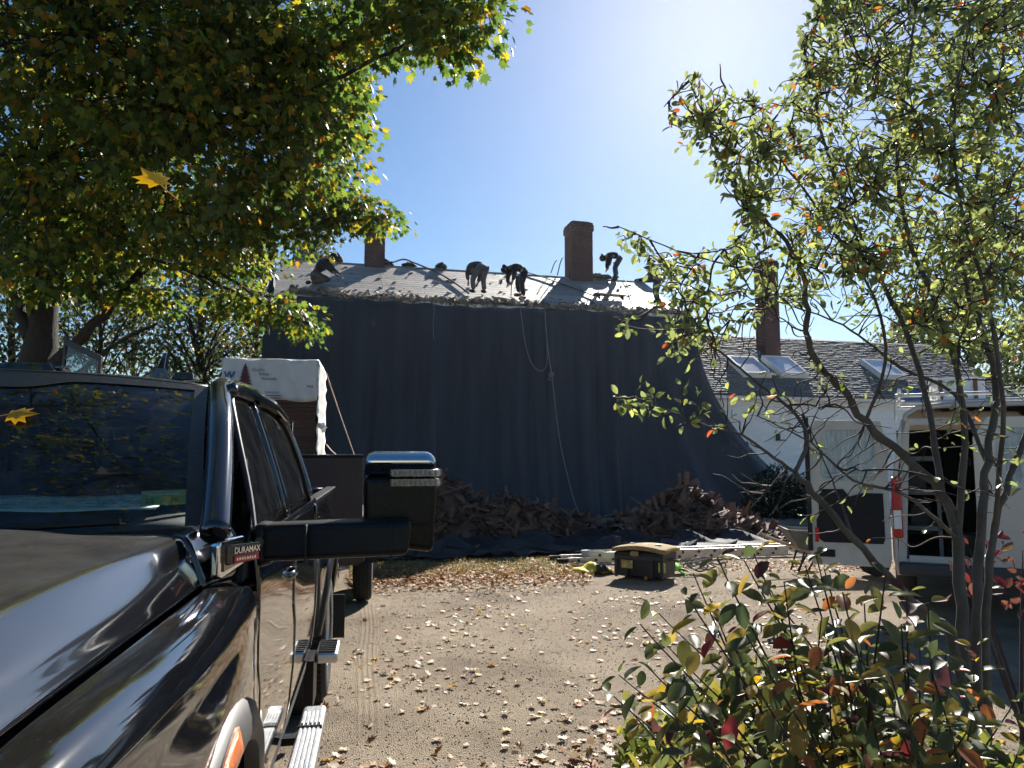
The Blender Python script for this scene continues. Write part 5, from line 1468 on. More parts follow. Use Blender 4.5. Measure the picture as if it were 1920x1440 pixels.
M['dry'] = leafmat('dry leaves', [(0, (.34, .25, .16)), (.3, (.46, .37, .26)), (.5, (.27, .15, .07)), (.68, (.34, .14, .04)), (.8, (.50, .42, .31)), (.92, (.48, .26, .03)), (.97, (.26, .07, .04))], .15, 1.3, rough=.6, spec=.3)

def limb(mb, pts, r0, r1, n=8):
    P = curve_pts(pts, max(6, 4 * len(pts)))
    m = len(P) - 1
    P = [p + Vector((math.sin(i * 2.3 + p.x * 9), math.sin(i * 1.7 + p.y * 7 + 1), math.sin(i * 2.9 + 2))) * (min(.03, r0 * .22) if 0 < i < m else 0) for i, p in enumerate(P)]
    mb.tube(P, [(r0 + (r1 - r0) * (i / m) ** .8) * (1 + .07 * math.sin(i * 3.1 + r0 * 90)) for i in range(m + 1)], n)
    return P

# ------------------------------------------------------------------ big maple at the left
mbase = on_ground(72, 1000); mx, my = at(72, 640, 13.0).x, 13.0
maple = thing('maple_tree', 'large maple with green and yellowing leaves hanging over the truck', 'tree', (mx, my, 0))
rr = np.random.RandomState(5)
tr = MB(); limb(tr, [(0, 0, 0), (.02, .03, .5), (0, 0, 1.5), (-.02, .03, 3.0), (0, .1, 4.4), (.1, .1, 6.5), (.2, 0, 9.0)], .44, .16, 16)
tr.tube([(0, 0, -.05), (0, 0, .18), (.01, 0, .5)], [.52, .43, .355], 16)
tr.build('trunk', M['bark'], maple, smooth=60)
nodes = []
blobs = []                                    # (centre world, radii)
def blob(px, py, y, rx, ry, rz, wgt=1.0): blobs.append((np.array(at(px, py, y)), np.array([rx, ry, rz]), wgt))
# crown volume, given as overlapping masses in the yard
blob(60, 300, 9.5, 2.4, 2.2, 1.8, 1.2); blob(330, 200, 9.0, 2.2, 2.0, 1.6, 1.2); blob(150, 60, 8.0, 2.2, 1.8, 1.5, 1.1); blob(460, 60, 8.5, 1.5, 1.7, 1.2, .85)
blob(520, 200, 10.0, 1.0, 1.6, 1.1, .7); blob(535, 340, 11.5, 1.1, 1.6, .95, .65); blob(290, 390, 11.0, 2.1, 2.0, 1.0, .95); blob(80, 430, 12.0, 2.0, 2.0, 1.0, .85)
blob(430, 410, 12.0, 1.3, 1.5, .7, .6); blob(600, 370, 12.5, .8, 1.1, .45, .32); blob(670, 395, 12.8, .5, .6, .28, .16); blob(600, 120, 9.0, .62, 1.1, .8, .32)
blob(510, 580, 12.4, .42, .5, .22, .15); blob(440, 500, 13.0, .6, .6, .25, .15); blob(670, 20, 7.6, .4, .9, .25, .16); blob(770, 30, 7.4, .42, .8, .28, .20); blob(845, 40, 7.2, .25, .5, .30, .14); blob(900, 5, 7.2, .22, .5, .1, .05)
blob(560, 610, 12.3, .22, .4, .14, .06); blob(430, 570, 13.0, .5, .6, .2, .12); blob(30, 500, 13.5, 1.3, 1.3, .4, .25); blob(250, 475, 13.2, 1.2, 1.2, .3, .22); blob(300, -250, 10, 4.5, 3.5, 2.0, 1.4); blob(0, -100, 8, 3, 2.5, 2, 1.0)
blob(620, 260, 10.8, .5, .9, .5, .2); blob(640, 190, 10.2, .35, .7, .35, .13); blob(715, 412, 12.4, .26, .4, .09, .05); blob(165, 535, 12.2, .5, .5, .25, .10); blob(275, 555, 12.6, .5, .45, .24, .11); blob(60, 545, 12.4, .5, .5, .25, .10)
blobs.append((np.array([-3.6, 3.6, 7.2]), np.array([2.3, 2.3, 1.0]), .55)); blobs.append((np.array([-1.9, 1.6, 7.9]), np.array([1.8, 1.8, .9]), .3))
NL = 40000
tot = sum(b[2] for b in blobs)
pos, dr, nr, sz, cl = [], [], [], [], []
trunk_w = np.array([mx, my, 0])
br = MB()
limbs = []
for k, (c, rad, w_) in enumerate(blobs):
    e = c - trunk_w
    h0 = min(max(4.9 + 1.2 * rr.rand(), e[2] * .7), 7.5)
    a = Vector((0.05, .05, h0)); b = Vector(e)
    mid = a.lerp(b, .5) + Vector((0, 0, .35 + .1 * rr.rand()))
    P = limb(br, [a, a.lerp(mid, .5) + Vector(rdir(rr, 1)[0]) * .12, mid, mid.lerp(b, .55) + Vector(rdir(rr, 1)[0]) * .15, b], .055 + .05 * min(1, w_), .018, 7)
    limbs.append(P)
    ncl = max(4, int(150 * w_ / 1.0))
    cc = rdir(rr, ncl) * (rr.rand(ncl, 1) ** .42) * rad
    for q in cc:
        wpos = c + q
        tip = Vector(wpos - trunk_w)
        src = min(P[len(P) // 2:], key=lambda q_: (q_ - tip).length + .25 * rr.rand())
        m_ = src.lerp(tip, .5) + Vector((0, 0, .10))
        br.tube([src, m_, tip], [.014, .009, .004], 4, cap=False)
        nleaf = int(NL * w_ / tot / ncl * rr.uniform(.6, 1.4))
        off_ = np.clip(rr.normal(size=(nleaf, 3)), -1.9, 1.9) * np.array([.21, .21, .11])
        pos.append(wpos + off_)
        out = off_ + np.array([0, 0, -.12]) + .25 * (q / rad) * .3
        dd = out / (np.linalg.norm(out, axis=1, keepdims=True) + 1e-6) + rdir(rr, nleaf) * .5 + np.array([0, 0, -.45])
        dr.append(dd); nr.append(rdir(rr, nleaf) * .75 + np.array([0, 0, .8])); sz.append(rr.uniform(.075, .145, nleaf))
br.build('branches', M['bark'], maple, smooth=60)
pos, dr, nr, sz = np.vstack(pos), np.vstack(dr), np.vstack(nr), np.concatenate(sz)
foliage(maple, (mx, my, 0), 'maple', pos, dr, nr, sz, M['maple'], 300)
lowl = MB()
limb(lowl, [(.2, -.05, 3.2), (.8, .0, 3.85), (1.6, .0, 4.8), (2.4, -.1, 5.7)], .12, .06, 10)
limb(lowl, [(-.15, 0, 3.8), (-.55, .1, 4.6), (-1.0, .1, 5.6)], .13, .08, 10)
limb(lowl, [(.25, .0, 2.9), (.7, .1, 3.2), (1.3, .2, 3.75), (2.0, .2, 4.1)], .06, .025, 8)
lowl.build('low_limb', M['bark'], maple, smooth=60)

# ------------------------------------------------------------------ background trees
def far_tree(name, label, px, y, top_px, crown_r, base_frac, nleaf, seed, leaf=.11, trunk=.2, mat='far', lean=0.0, kind='maple', sparse=.45):
    rr = np.random.RandomState(seed)
    b = at(px, 800, y); b.z = 0; top_z = at(px, top_px, y).z
    t = thing(name, label, 'tree', b)
    h = top_z; mb = MB()
    limb(mb, [(0, 0, 0), (lean * .3, 0, h * .2), (lean * .7, .1, h * .45), (lean, 0, h * .75), (lean * 1.1, 0, h * .95)], trunk, trunk * .2, 10)
    mb.tube([(0, 0, -.05), (0, 0, .3)], [trunk * 1.4, trunk], 10)
    mb.build('trunk', M['bark'], t, smooth=60)
    br = MB(); pos, dd, nn, ss = [], [], [], []
    nb_ = 26
    for k in range(nb_):
        f = base_frac + (1 - base_frac) * (k + .5) / nb_
        a = k * 2.4 + rr.uniform(-.4, .4)
        rad = crown_r * (math.sin(min(1, (f - base_frac) / (1 - base_frac) * 1.05 + .18) * math.pi) ** .7) * rr.uniform(.6, 1.1)
        s = Vector((lean * f, 0, h * max(base_frac * .6, f - .22))); e = Vector((lean + rad * math.cos(a), rad * math.sin(a), h * f))
        P = limb(br, [s, s.lerp(e, .5) + Vector((0, 0, .25)), e], trunk * .32 * (1.1 - f * .6), .015, 6)
        for q in range(9):
            c = np.array(P[int(len(P) * rr.uniform(.35, .999))]) + rr.normal(size=3) * np.array([sparse, sparse, sparse * .6])
            br.tube([P[int(len(P) * rr.uniform(.4, .99))], Vector(c)], [.012, .005], 4, cap=False)
            n_ = int(nleaf / (nb_ * 9) * rr.uniform(.4, 1.6))
            pos.append(c + rr.normal(size=(n_, 3)) * np.array([.34, .34, .22])); dd.append(rdir(rr, n_) + np.array([0, 0, -.5])); nn.append(rdir(rr, n_) + np.array([0, 0, .6])); ss.append(rr.uniform(.6, 1.25, n_) * leaf)
    br.build('branches', M['bark'], t, smooth=60)
    pos, dd, nn, ss = np.vstack(pos), np.vstack(dd), np.vstack(nn), np.concatenate(ss)
    V, F = scatter(kind, pos, dd, nn, ss)
    tag(link('foliage', mesh_np('foliage', V, F, M[mat]), t), kind='stuff')
    return t
far_tree('broadleaf_tree', 'forked tree with pale foliage between the maple and the wrapped house', 368, 24, 470, 2.3, .5, 4200, 31, .13, .30)
far_tree('broadleaf_tree', 'slender dark trunk just right of the big maple trunk', 176, 22, 380, 2.2, .55, 2600, 32, .13, .13)
far_tree('broadleaf_tree', 'leaning tree behind the forked one close to the house corner', 440, 29, 450, 2.6, .5, 3600, 33, .14, .26, lean=.8)
far_tree('broadleaf_tree', 'thin tree between the dark trunk and the forked tree', 255, 31, 440, 2.8, .5, 3400, 34, .15, .16, lean=-.4)
far_tree('broadleaf_tree', 'pale tree showing above the left end of the house roof', 575, 38, 415, 3.4, .35, 9000, 35, .16, .25)
far_tree('broadleaf_tree', 'tree at the left edge of the picture behind the maple trunk', 10, 26, 420, 2.6, .5, 4500, 36, .14, .2)
far_tree('broadleaf_tree', 'tree behind the white wing seen through the right branches', 1830, 36, 400, 4.2, .3, 12000, 37, .17, .3)
far_tree('broadleaf_tree', 'smaller tree behind the wing roof left of the tallest one', 1720, 40, 560, 3.0, .3, 7000, 38, .16, .25)

def bushes(name, label, centre, rad, n, leaf, mat, seed, kind='diamond'):
    rr = np.random.RandomState(seed)
    t = thing(name, label, 'shrub', centre)
    q = rdir(rr, n) * (rr.rand(n, 1) ** .4) * np.array(rad); q[:, 2] = np.abs(q[:, 2])
    q += .12 * np.sin(q[:, [1, 2, 0]] * 5)
    V, F = scatter(kind, q, q / np.array(rad) + rdir(rr, n) * .8, rdir(rr, n) + np.array([0, 0, .6]), rr.uniform(.6, 1.3, n) * leaf)
    tag(link('foliage', mesh_np('foliage', V, F, M[mat]), t), kind='stuff')
    mb = MB()
    for k in range(9):
        a = k * 2.4; mb.tube([(.05 * math.cos(a), .05 * math.sin(a), 0), (rad[0] * .5 * math.cos(a), rad[1] * .5 * math.sin(a), rad[2] * .8)], [.02, .006], 5)
    mb.build('stems', M['bark'], t)
for k, (px, y, rx, rz, lab) in enumerate(((20, 27, 3.0, 3.6, 'dark shrub at the left edge behind the truck roof'), (150, 28, 2.6, 3.0, 'dark shrub behind the slanting glass panel'), (250, 25, 2.2, 2.9, 'dark shrub behind the truck antenna'), (330, 30, 2.6, 3.2, 'dark shrub left of the forked tree foot'), (430, 27, 1.8, 3.4, 'yellow-green shrub behind the shingle pallet'))):
    b = at(px, 800, y); b.z = 0
    bushes('shrub', lab, b, (rx, 1.6, rz), 5200, .15, 'far', 60 + k)
M['dkshrub'] = leafmat('dark evergreen', [(0, (.012, .022, .012)), (.5, (.02, .035, .016)), (.85, (.03, .05, .02))], .2, 1.2)
for k, (px, py, lab, rx, rz) in enumerate(((1450, 960, 'dark low evergreen between the black cloth and the landing', .9, 1.5), (1515, 960, 'dark low evergreen behind the wheelbarrow', 1.1, 1.25), (1580, 960, 'dark low evergreen hidden behind the open van door', 1.0, 1.2))):
    c = W0 + HX * wl(on_plane(px, py, W0 - HY * 2.2, HY)).x - HY * 2.2; c.z = 0
    bushes('evergreen_shrub', lab, c, (rx, .8, rz), 5000, .09, 'dkshrub', 80 + k)

# ------------------------------------------------------------------ shadbush at the right
sb = at(1822, 1160, 3.6); sb.z = 0
shad = thing('shadbush', 'multi-stemmed small tree with green and orange leaves at the right', 'tree', sb)
SB = np.array(sb)
stems = [
    [(1835, 1420, 3.62), (1790, 1210, 3.60), (1740, 1155, 3.55), (1680, 1095, 3.45), (1600, 1010, 3.35), (1535, 935, 3.28), (1490, 885, 3.25)],
    [(1490, 885, 3.25), (1512, 835, 3.27), (1502, 790, 3.3), (1465, 752, 3.35), (1425, 722, 3.4), (1375, 680, 3.45), (1330, 640, 3.5), (1285, 575, 3.5)],
    [(1490, 885, 3.25), (1440, 850, 3.2), (1390, 815, 3.1), (1330, 800, 3.05), (1260, 772, 3.0), (1190, 745, 2.95)],
    [(1835, 1420, 3.64), (1805, 1200, 3.66), (1795, 1010, 3.7), (1765, 925, 3.72), (1695, 855, 3.75), (1622, 792, 3.8), (1582, 732, 3.8), (1540, 690, 3.78), (1515, 640, 3.72), (1512, 565, 3.65), (1500, 495, 3.6), (1462, 440, 3.55), (1400, 375, 3.5), (1345, 280, 3.4), (1295, 150, 3.3)],
    [(1500, 495, 3.6), (1450, 460, 3.5), (1395, 500, 3.4), (1340, 490, 3.3), (1270, 470, 3.2), (1160, 425, 3.1)],
    [(1840, 1420, 3.66), (1830, 1200, 3.7), (1842, 960, 3.8), (1850, 865, 3.85), (1868, 720, 3.9), (1830, 590, 3.95), (1805, 490, 4.0), (1838, 300, 4.05), (1875, 150, 4.1), (1890, 0, 4.1)],
    [(1845, 1420, 3.60), (1850, 1150, 3.5), (1866, 985, 3.45), (1905, 865, 3.4), (1950, 740, 3.35), (1990, 560, 3.3)],
    [(1765, 925, 3.72), (1742, 770, 3.9), (1702, 630, 4.0), (1642, 505, 4.05), (1602, 420, 4.1), (1562, 320, 4.1), (1530, 190, 4.1), (1560, 60, 4.1), (1580, -60, 4.1)],
    [(1795, 1010, 3.7), (1808, 780, 3.6), (1765, 600, 3.5), (1705, 450, 3.45), (1682, 300, 3.4), (1700, 150, 3.35), (1722, -20, 3.3)],
    [(1850, 865, 3.85), (1790, 740, 4.1), (1690, 690, 4.2), (1625, 640, 4.3), (1560, 600, 4.35), (1440, 560, 4.3)],
    [(1622, 792, 3.8), (1660, 680, 3.7), (1640, 560, 3.6), (1560, 430, 3.5), (1480, 320, 3.45), (1420, 250, 3.4), (1330, 210, 3.35)],
    [(1795, 1010, 3.7), (1700, 930, 3.4), (1600, 900, 3.2), (1520, 830, 3.1), (1420, 780, 3.0)],
    [(1866, 985, 3.45), (1880, 760, 3.2), (1850, 560, 3.1), (1800, 380, 3.1), (1790, 200, 3.1), (1820, 40, 3.1)],
    [(1600, 1010, 3.35), (1560, 900, 3.5), (1500, 760, 3.7)],
]
stem_r = [(a * .68, b * .75) for a, b in [(.040, .016), (.016, .005), (.012, .003), (.050, .007), (.011, .003), (.046, .010), (.034, .014), (.026, .006), (.026, .006), (.018, .005), (.014, .004), (.015, .003), (.018, .005), (.009, .003)]]
nodes = []
for pts, (r0_, r1_) in zip(stems, stem_r):
    W = [Vector(at(*p)) - sb for p in pts]
    if pts[0][1] > 1400: W[0].z = max(0.0, W[0].z * .25)
    if pts[0][1] > 1400: W.insert(0, Vector((W[0].x * .4, W[0].y * .4, -.03)))
    mb = MB(); P = limb(mb, W, r0_, r1_, 10)
    rk = np.random.RandomState(len(nodes))
    mb.build('stem', M['bark2'], shad, smooth=60)
    nodes += [(p, i / len(P)) for i, p in enumerate(P) if p.z > .9]
NP_ = np.array([p for p, _ in nodes])
def in_poly(x, y, poly):
    c = False; j = len(poly) - 1
    for i in range(len(poly)):
        if (poly[i][1] > y) != (poly[j][1] > y) and x < (poly[j][0] - poly[i][0]) * (y - poly[i][1]) / (poly[j][1] - poly[i][1]) + poly[i][0]: c = not c
        j = i
    return c
dense = [(1530, -60), (1500, 80), (1480, 170), (1400, 170), (1290, 140), (1240, 200), (1260, 260), (1330, 330), (1390, 370), (1370, 430), (1300, 470), (1200, 440), (1130, 430), (1190, 480), (1250, 560), (1160, 600), (1180, 640), (1290, 680), (1400, 610), (1480, 560), (1640, 560), (1700, 640), (1960, 680), (1960, -60)]
twigs = MB(); rr = np.random.RandomState(77)
pos, dd, nn, ss = [], [], [], []
def crook(src, tip, amp):
    L_ = (tip - src).length; pts = [src]
    for k in (1, 2, 3):
        pts.append(src.lerp(tip, k / 4) + Vector(rdir(rr, 1)[0]) * amp * L_ + Vector((0, 0, -.03 * L_ * math.sin(k * .8))))
    return curve_pts(pts + [tip], 16)
def nearest(tip):
    return Vector(NP_[np.argmin(np.linalg.norm(NP_ - np.array(tip), axis=1) + .22 * rr.rand(len(NP_)))])
def branch(tip, r):                           # a secondary branch; twigs can start from it
    global NP_
    src = nearest(tip); P = crook(src, Vector(tip), .05)
    twigs.tube(P, [r * (1 - .7 * k / len(P)) for k in range(len(P))], 6, cap=False)
    NP_ = np.vstack([NP_, np.array([list(p) for p in P[5:]])])
def twig(tip, nl, spread=.14, leafsize=(.032, .054), droop=-.25, maxlen=.55):
    src = nearest(tip); tip = Vector(tip)
    if (tip - src).length > maxlen: tip = src + (tip - src).normalized() * maxlen * rr.uniform(.7, 1)
    L_ = max(.02, (tip - src).length)
    P = crook(src, tip, .07)
    twigs.tube(P, [max(.0013, min(.0045, .006 * L_ + .0016) * (1 - k / len(P)) + .0011) for k in range(len(P))], 5, cap=False)
    ax = (P[-1] - P[-4]).normalized()
    for k in range(nl):
        f = 1 - (k / max(1, nl)) * min(.9, .32 / max(L_, .1))
        p_ = P[min(len(P) - 1, int(f * (len(P) - 1)))]
        dvec = ax * .5 + Vector(rdir(rr, 1)[0]) * 1.0 + Vector((0, 0, droop)); dvec.normalize()
        pos.append(np.array(p_ + dvec * .014)); dd.append(np.array(dvec)); nn.append(rdir(rr, 1)[0] + np.array([0, -.1, .5])); ss.append(rr.uniform(*leafsize))
cnt = 0
while cnt < 150:
    px, py = rr.uniform(1120, 1960), rr.uniform(-60, 720)
    if not in_poly(px, py, dense): continue
    branch(at(px, py, rr.uniform(2.95, 4.6) if px > 1450 else rr.uniform(2.95, 3.8)) - sb, .0052); cnt += 1
for px, py, y in ((1130, 425, 3.1), (1245, 200, 3.3), (1260, 240, 3.4), (1350, 120, 3.4), (1500, 60, 3.6), (1150, 745, 3.0), (1160, 600, 3.2), (1270, 800, 3.0), (1400, 960, 3.1), (1630, 880, 3.0), (1560, 760, 3.3)): branch(at(px, py, y) - sb, .006)
cnt = 0
while cnt < 1750:
    px, py = rr.uniform(1120, 1960), rr.uniform(-60, 720)
    if not in_poly(px, py, dense): continue
    if px < 1700 and py > 560 and rr.rand() < .6: continue
    if (px < 1480 or py > 600) and rr.rand() < .3: continue
    y = rr.uniform(2.9, 4.7) if px > 1450 else rr.uniform(2.9, 3.9)
    twig(at(px, py, y) - sb, rr.randint(4, 10)); cnt += 1
cnt = 0
while cnt < 60:                               # the thin, half bare lower part
    px, py = rr.uniform(1330, 1930), rr.uniform(640, 1010)
    if px < 1500 and py > 800: continue
    twig(at(px, py, rr.uniform(2.9, 4.2)) - sb, rr.randint(0, 6)); cnt += 1
for px, py in ((1150, 745), (1165, 760), (1190, 770), (1215, 765), (1245, 775), (1260, 745), (1290, 785), (1330, 770), (1210, 715), (1340, 800), (1365, 735), (1310, 740), (1420, 730), (1230, 740), (1280, 725)):
    twig(at(px, py, 3.0 + rr.uniform(-.12, .12)) - sb, rr.randint(4, 8))
for _ in range(170):                          # bare twigs
    px, py = rr.uniform(1330, 1900), rr.uniform(560, 980)
    twig(at(px, py, rr.uniform(3.0, 4.3)) - sb, 0, maxlen=.30)
twigs.build('twigs', M['bark3'], shad, smooth=80)
pos, dd, nn, ss = np.array(pos) + SB, np.array(dd), np.array(nn), np.array(ss)
print('shad leaves', len(pos))
foliage(shad, SB, 'oval', pos, dd, nn, ss, M['service'], 300)

# ------------------------------------------------------------------ leafy shrub in the foreground
sh0 = at(1560, 1440, 2.3); sh0.z = 0
shrub = thing('leafy_shrub', 'foreground shrub with red, orange and dark green leaves at lower right', 'shrub', sh0)
S0 = np.array(sh0); rr = np.random.RandomState(17)
stm = MB(); pos, dd, nn, ss = [], [], [], []
tops = [(1145, 1300), (1160, 1265), (1200, 1170), (1235, 1150), (1255, 1215), (1210, 1245), (1290, 1120), (1300, 1075), (1345, 1045), (1330, 1120), (1395, 1050), (1412, 1035), (1440, 1100), (1470, 1090), (1510, 1060), (1530, 1040), (1545, 1065), (1580, 1110), (1620, 1120), (1660, 1080), (1700, 1110), (1740, 1130), (1690, 1170), (1380, 1180), (1450, 1170), (1350, 1220), (1540, 1160), (1610, 1190), (1290, 1260), (1180, 1330), (1230, 1320)]
while len(tops) < 78:
    px, py = rr.uniform(1200, 1930), rr.uniform(1120, 1420)
    if px > 1700 and py < 1150: continue
    if py < 1180 + max(0, (1380 - px)) * .55: continue
    tops.append((px, py))
for i, (px, py) in enumerate(tops):
    y = rr.uniform(1.75, 2.9) if i > 30 else rr.uniform(1.95, 2.55)
    tip = Vector(at(px, py, y))
    bx = 1.25 + (tip.x - 1.25) * .30 + rr.uniform(-.18, .18); by = 2.45 + rr.uniform(-.3, .3)
    root = Vector((bx, by, 0)); 
    m_ = root.lerp(tip, .55) + Vector(((root.x - tip.x) * .12 + rr.uniform(-.05, .05), rr.uniform(-.05, .05), .08))
    P = curve_pts([root, m_, tip], 18)
    stm.tube([p - sh0 for p in P], [.0065 * (1 - .75 * k / len(P)) for k in range(len(P))], 6)
    npair = rr.randint(8, 12)
    for k in range(npair):
        f = 1 - k / npair * .62
        fi = f * (len(P) - 1); p_ = P[int(fi)].lerp(P[min(len(P) - 1, int(fi) + 1)], fi - int(fi))
        ax = (P[min(len(P) - 1, int(fi) + 1)] - P[max(0, int(fi) - 1)]).normalized()
        side = ax.cross(Vector((math.cos(k * 1.57 + i), math.sin(k * 1.57 + i), .2))).normalized()
        for sg in (-1, 1):
            dv = side * sg + ax * rr.uniform(.2, .8) + Vector((0, 0, rr.uniform(-.55, .1))) + Vector(rdir(rr, 1)[0]) * .25
            dv.normalize()
            pos.append(np.array(p_ + dv * .012)); dd.append(np.array(dv)); nn.append(np.array([0, -.15, 1.0]) + rdir(rr, 1)[0] * .55); ss.append(rr.uniform(.05, .092) * (.75 if k == 0 else 1))
stm.build('stems', M['bark3'], shrub, smooth=60)
pos, dd, nn, ss = np.array(pos), np.array(dd), np.array(nn), np.array(ss)
print('shrub leaves', len(pos))
foliage(shrub, S0, 'oval', pos, dd, nn, ss, M['shrub'], 300)
# lower shrub leaves, their backlit glow put into the yellow-green colour
uc = on_ground(1500, 1440); uc = Vector((1.35, 3.2, 0)); n = 3400
und = tag(link('glow_leaves', None), 'lower leaves of the foreground shrub, backlit glow put into their colour', 'glow_leaves', None, 'stuff') if False else None
q = np.stack([rr.uniform(-.85, .75, n), rr.uniform(-.45, .6, n), np.zeros(n)], 1)
q[:, 2] = rr.rand(n) ** .7 * (.80 - .45 * np.abs(q[:, 0] - .0) / .9)
dv = rdir(rr, n) * .7 + np.array([0, 0, .5]); nv = rdir(rr, n) + np.array([0, 0, .4])
V, F = scatter('oval', q, dv, nv, rr.uniform(.05, .10, n))
o = link('glow_leaves', mesh_np('glow_leaves', V, F, M['lowyellow'])); o.location = uc
tag(o, 'lower leaves of the foreground shrub, backlit glow put into their colour', 'plants', None, 'stuff')
# red-leaved bush at the right edge behind the shadbush
rc = at(1900, 1010, 4.6); rc.z = 0
M['redleaf'] = leafmat('red leaves', [(0, (.15, .03, .03)), (.4, (.17, .07, .05)), (.75, (.10, .03, .03)), (.9, (.15, .10, .05))], .35, 1.3)
rr2 = np.random.RandomState(9); n = 90
t = thing('red_bush', 'small red-leaved bush at the right edge beneath the van', 'shrub', rc)
q = rdir(rr2, n) * (rr2.rand(n, 1) ** .5) * np.array([.45, .4, .35]) + np.array([.05, 0, 1.0])
V, F = scatter('oval', q, rdir(rr2, n) + np.array([0, 0, -.3]), rdir(rr2, n) + np.array([0, 0, .6]), rr2.uniform(.06, .1, n))
tag(link('foliage', mesh_np('foliage', V, F, M['redleaf']), t), kind='stuff')
mb = MB()
for k in range(7): mb.tube([(.03 * math.cos(k), .03 * math.sin(k), 0), (.2 * math.cos(k * 2.4), .2 * math.sin(k * 2.4), .7), (.35 * math.cos(k * 2.4), .3 * math.sin(k * 2.4), 1.1)], [.012, .008, .003], 5)
mb.build('stems', M['bark3'], t)

# ------------------------------------------------------------------ fallen leaves, grass strip, pebbles
rr = np.random.RandomState(23)
def ground_leaves(n, fn):
    P = np.array([fn() for _ in range(n)]); z = np.array([gz(x, y) for x, y in P]) + rr.uniform(.004, .012, n)
    pos = np.column_stack([P, z])
    d = rdir(rr, n); d[:, 2] *= .25; nv = rdir(rr, n) * .35 + np.array([0, 0, 1.0])
    return pos, d, nv, rr.uniform(.045, .09, n)
def f_drive():
    while True:
        y = 3.6 + 7.4 * rr.rand() ** 1.5; x = rr.uniform(-.80 - .09 * y, 3.2)
        if rr.rand() < .08 + .92 * (0.5 + 0.5 * math.sin(2.3 * x + 1.1 * y) * math.sin(1.7 * y - x)) ** 2.2: return x, y
def f_heap():
    return rr.normal(.55, .5), 3.75 + abs(rr.normal(0, .45))
def f_band():
    px = rr.uniform(655, 1110); t = rr.normal(.45, .3)
    g = on_ground(px, 1100 - .02 * (px - 700) - 40 * t); return g.x, g.y
def f_band2():
    g = on_ground(rr.uniform(1230, 1700), rr.uniform(1048, 1070)); return g.x, g.y
def f_left():
    return rr.uniform(-7, -3), rr.uniform(8, 14)
parts = [ground_leaves(1200, f_drive), ground_leaves(520, f_heap), ground_leaves(3600, f_band), ground_leaves(700, f_band2), ground_leaves(500, f_left)]
pos, d, nv, sz = (np.concatenate([p[i] for p in parts]) for i in range(4))
sz[1720:5320] *= .95; pos[1720:5320, 2] += rr.uniform(0, .05, 3600)
# the nearest ones are leaves one can pick up
rel = pos - np.array([0, 0, CAM_H]); yc = rel[:, 1] * math.cos(PITCH) + rel[:, 2] * math.sin(PITCH); zc = rel[:, 2] * math.cos(PITCH) - rel[:, 1] * math.sin(PITCH)
pxs, pys = 960 + F_PX * rel[:, 0] / yc, 720 - F_PX * zc / yc
band = np.zeros(len(pos), dtype=bool); band[1720:6020] = True
inside = ~band & (pxs > 640) & (pxs < 1230) & (pys < 1438)
order = np.argsort(np.where(inside, yc, 1e6))
V0, F0 = leaf_template('curl'); me = mesh_np('fallen_leaf', V0, F0, M['dry'])
pick = order[:260]; Rm = frames(d[pick], nv[pick])
for q_, i in enumerate(pick):
    o = link('fallen_leaf', me)
    o.matrix_world = Matrix([list(Rm[q_][r] * sz[i]) + [float(pos[i][r])] for r in range(3)] + [[0, 0, 0, 1]])
    tag(o, 'dry curled maple leaf lying on the near gravel', 'leaf', 'fallen leaves on the near gravel')
M['drybrown'] = leafmat('rusty dry leaves', [(0, (.30, .15, .06)), (.3, (.38, .22, .10)), (.5, (.24, .10, .04)), (.68, (.44, .32, .2)), (.85, (.40, .18, .05))], .15, 1.3, rough=.65, spec=.2)
V, F = scatter('curl', pos[band], d[band], nv[band], sz[band])
tag(link('leaf_drift', mesh_np('leaf_drift', V, F, M['drybrown'])), 'drift of rusty brown leaves along the edge of the drive', 'leaf litter', None, 'stuff')
rest = np.array([i for i in order[260:] if not band[i]])
V, F = scatter('curl', pos[rest], d[rest], nv[rest], sz[rest])
tag(link('leaf_litter', mesh_np('leaf_litter', V, F, M['dry'])), 'dry brown leaf litter scattered over drive and grass edge', 'leaf litter', None, 'stuff')
M['grass'] = leafmat('thin grass', [(0, (.10, .11, .03)), (.4, (.17, .15, .05)), (.75, (.28, .21, .1))], .4, 1.5)
n = 5000
P = np.array([[on_ground(px, 1088 - .02 * (px - 700) - 34 * t)[k] for k in (0, 1)] for px, t in zip(rr.uniform(655, 1080, n), rr.rand(n))])
pos = np.column_stack([P, np.zeros(n)]); dv = rdir(rr, n) * .5 + np.array([0, 0, 1.0])
V, F = scatter('diamond', pos, dv, rdir(rr, n), rr.uniform(.03, .075, n)); 
V2 = V.reshape(n, 4, 3); c = V2[:, [0]]; V2[:, [1, 3]] = V2[:, [1, 3]].mean(axis=1, keepdims=True) + (V2[:, [1, 3]] - V2[:, [1, 3]].mean(axis=1, keepdims=True)) * .3
tag(link('grass', mesh_np('grass', V2.reshape(-1, 3), F, M['grass'])), 'thin grass strip under brown leaves at the edge of the drive', 'grass', None, 'stuff')
M['stone'] = pm('pebbles', (.27, .24, .20), .9, var=.4, scale=3)
n = 9000; ico = np.array([(1, 0, 0), (-1, 0, 0), (0, 1, 0), (0, -1, 0), (0, 0, 1), (0, 0, -.6)]); icf = np.array([(0, 2, 4), (2, 1, 4), (1, 3, 4), (3, 0, 4), (2, 0, 5), (1, 2, 5), (3, 1, 5), (0, 3, 5)])
yy = 3.5 + 6.5 * rr.rand(n) ** 1.3; xx = rr.uniform(-1.9, 3.4, n)
s = rr.uniform(.003, .008, (n, 1, 1)) * rr.uniform(.6, 1.3, (n, 6, 3))
V = ico[None] * s + np.column_stack([xx, yy, [gz(a, b) + .002 for a, b in zip(xx, yy)]])[:, None]
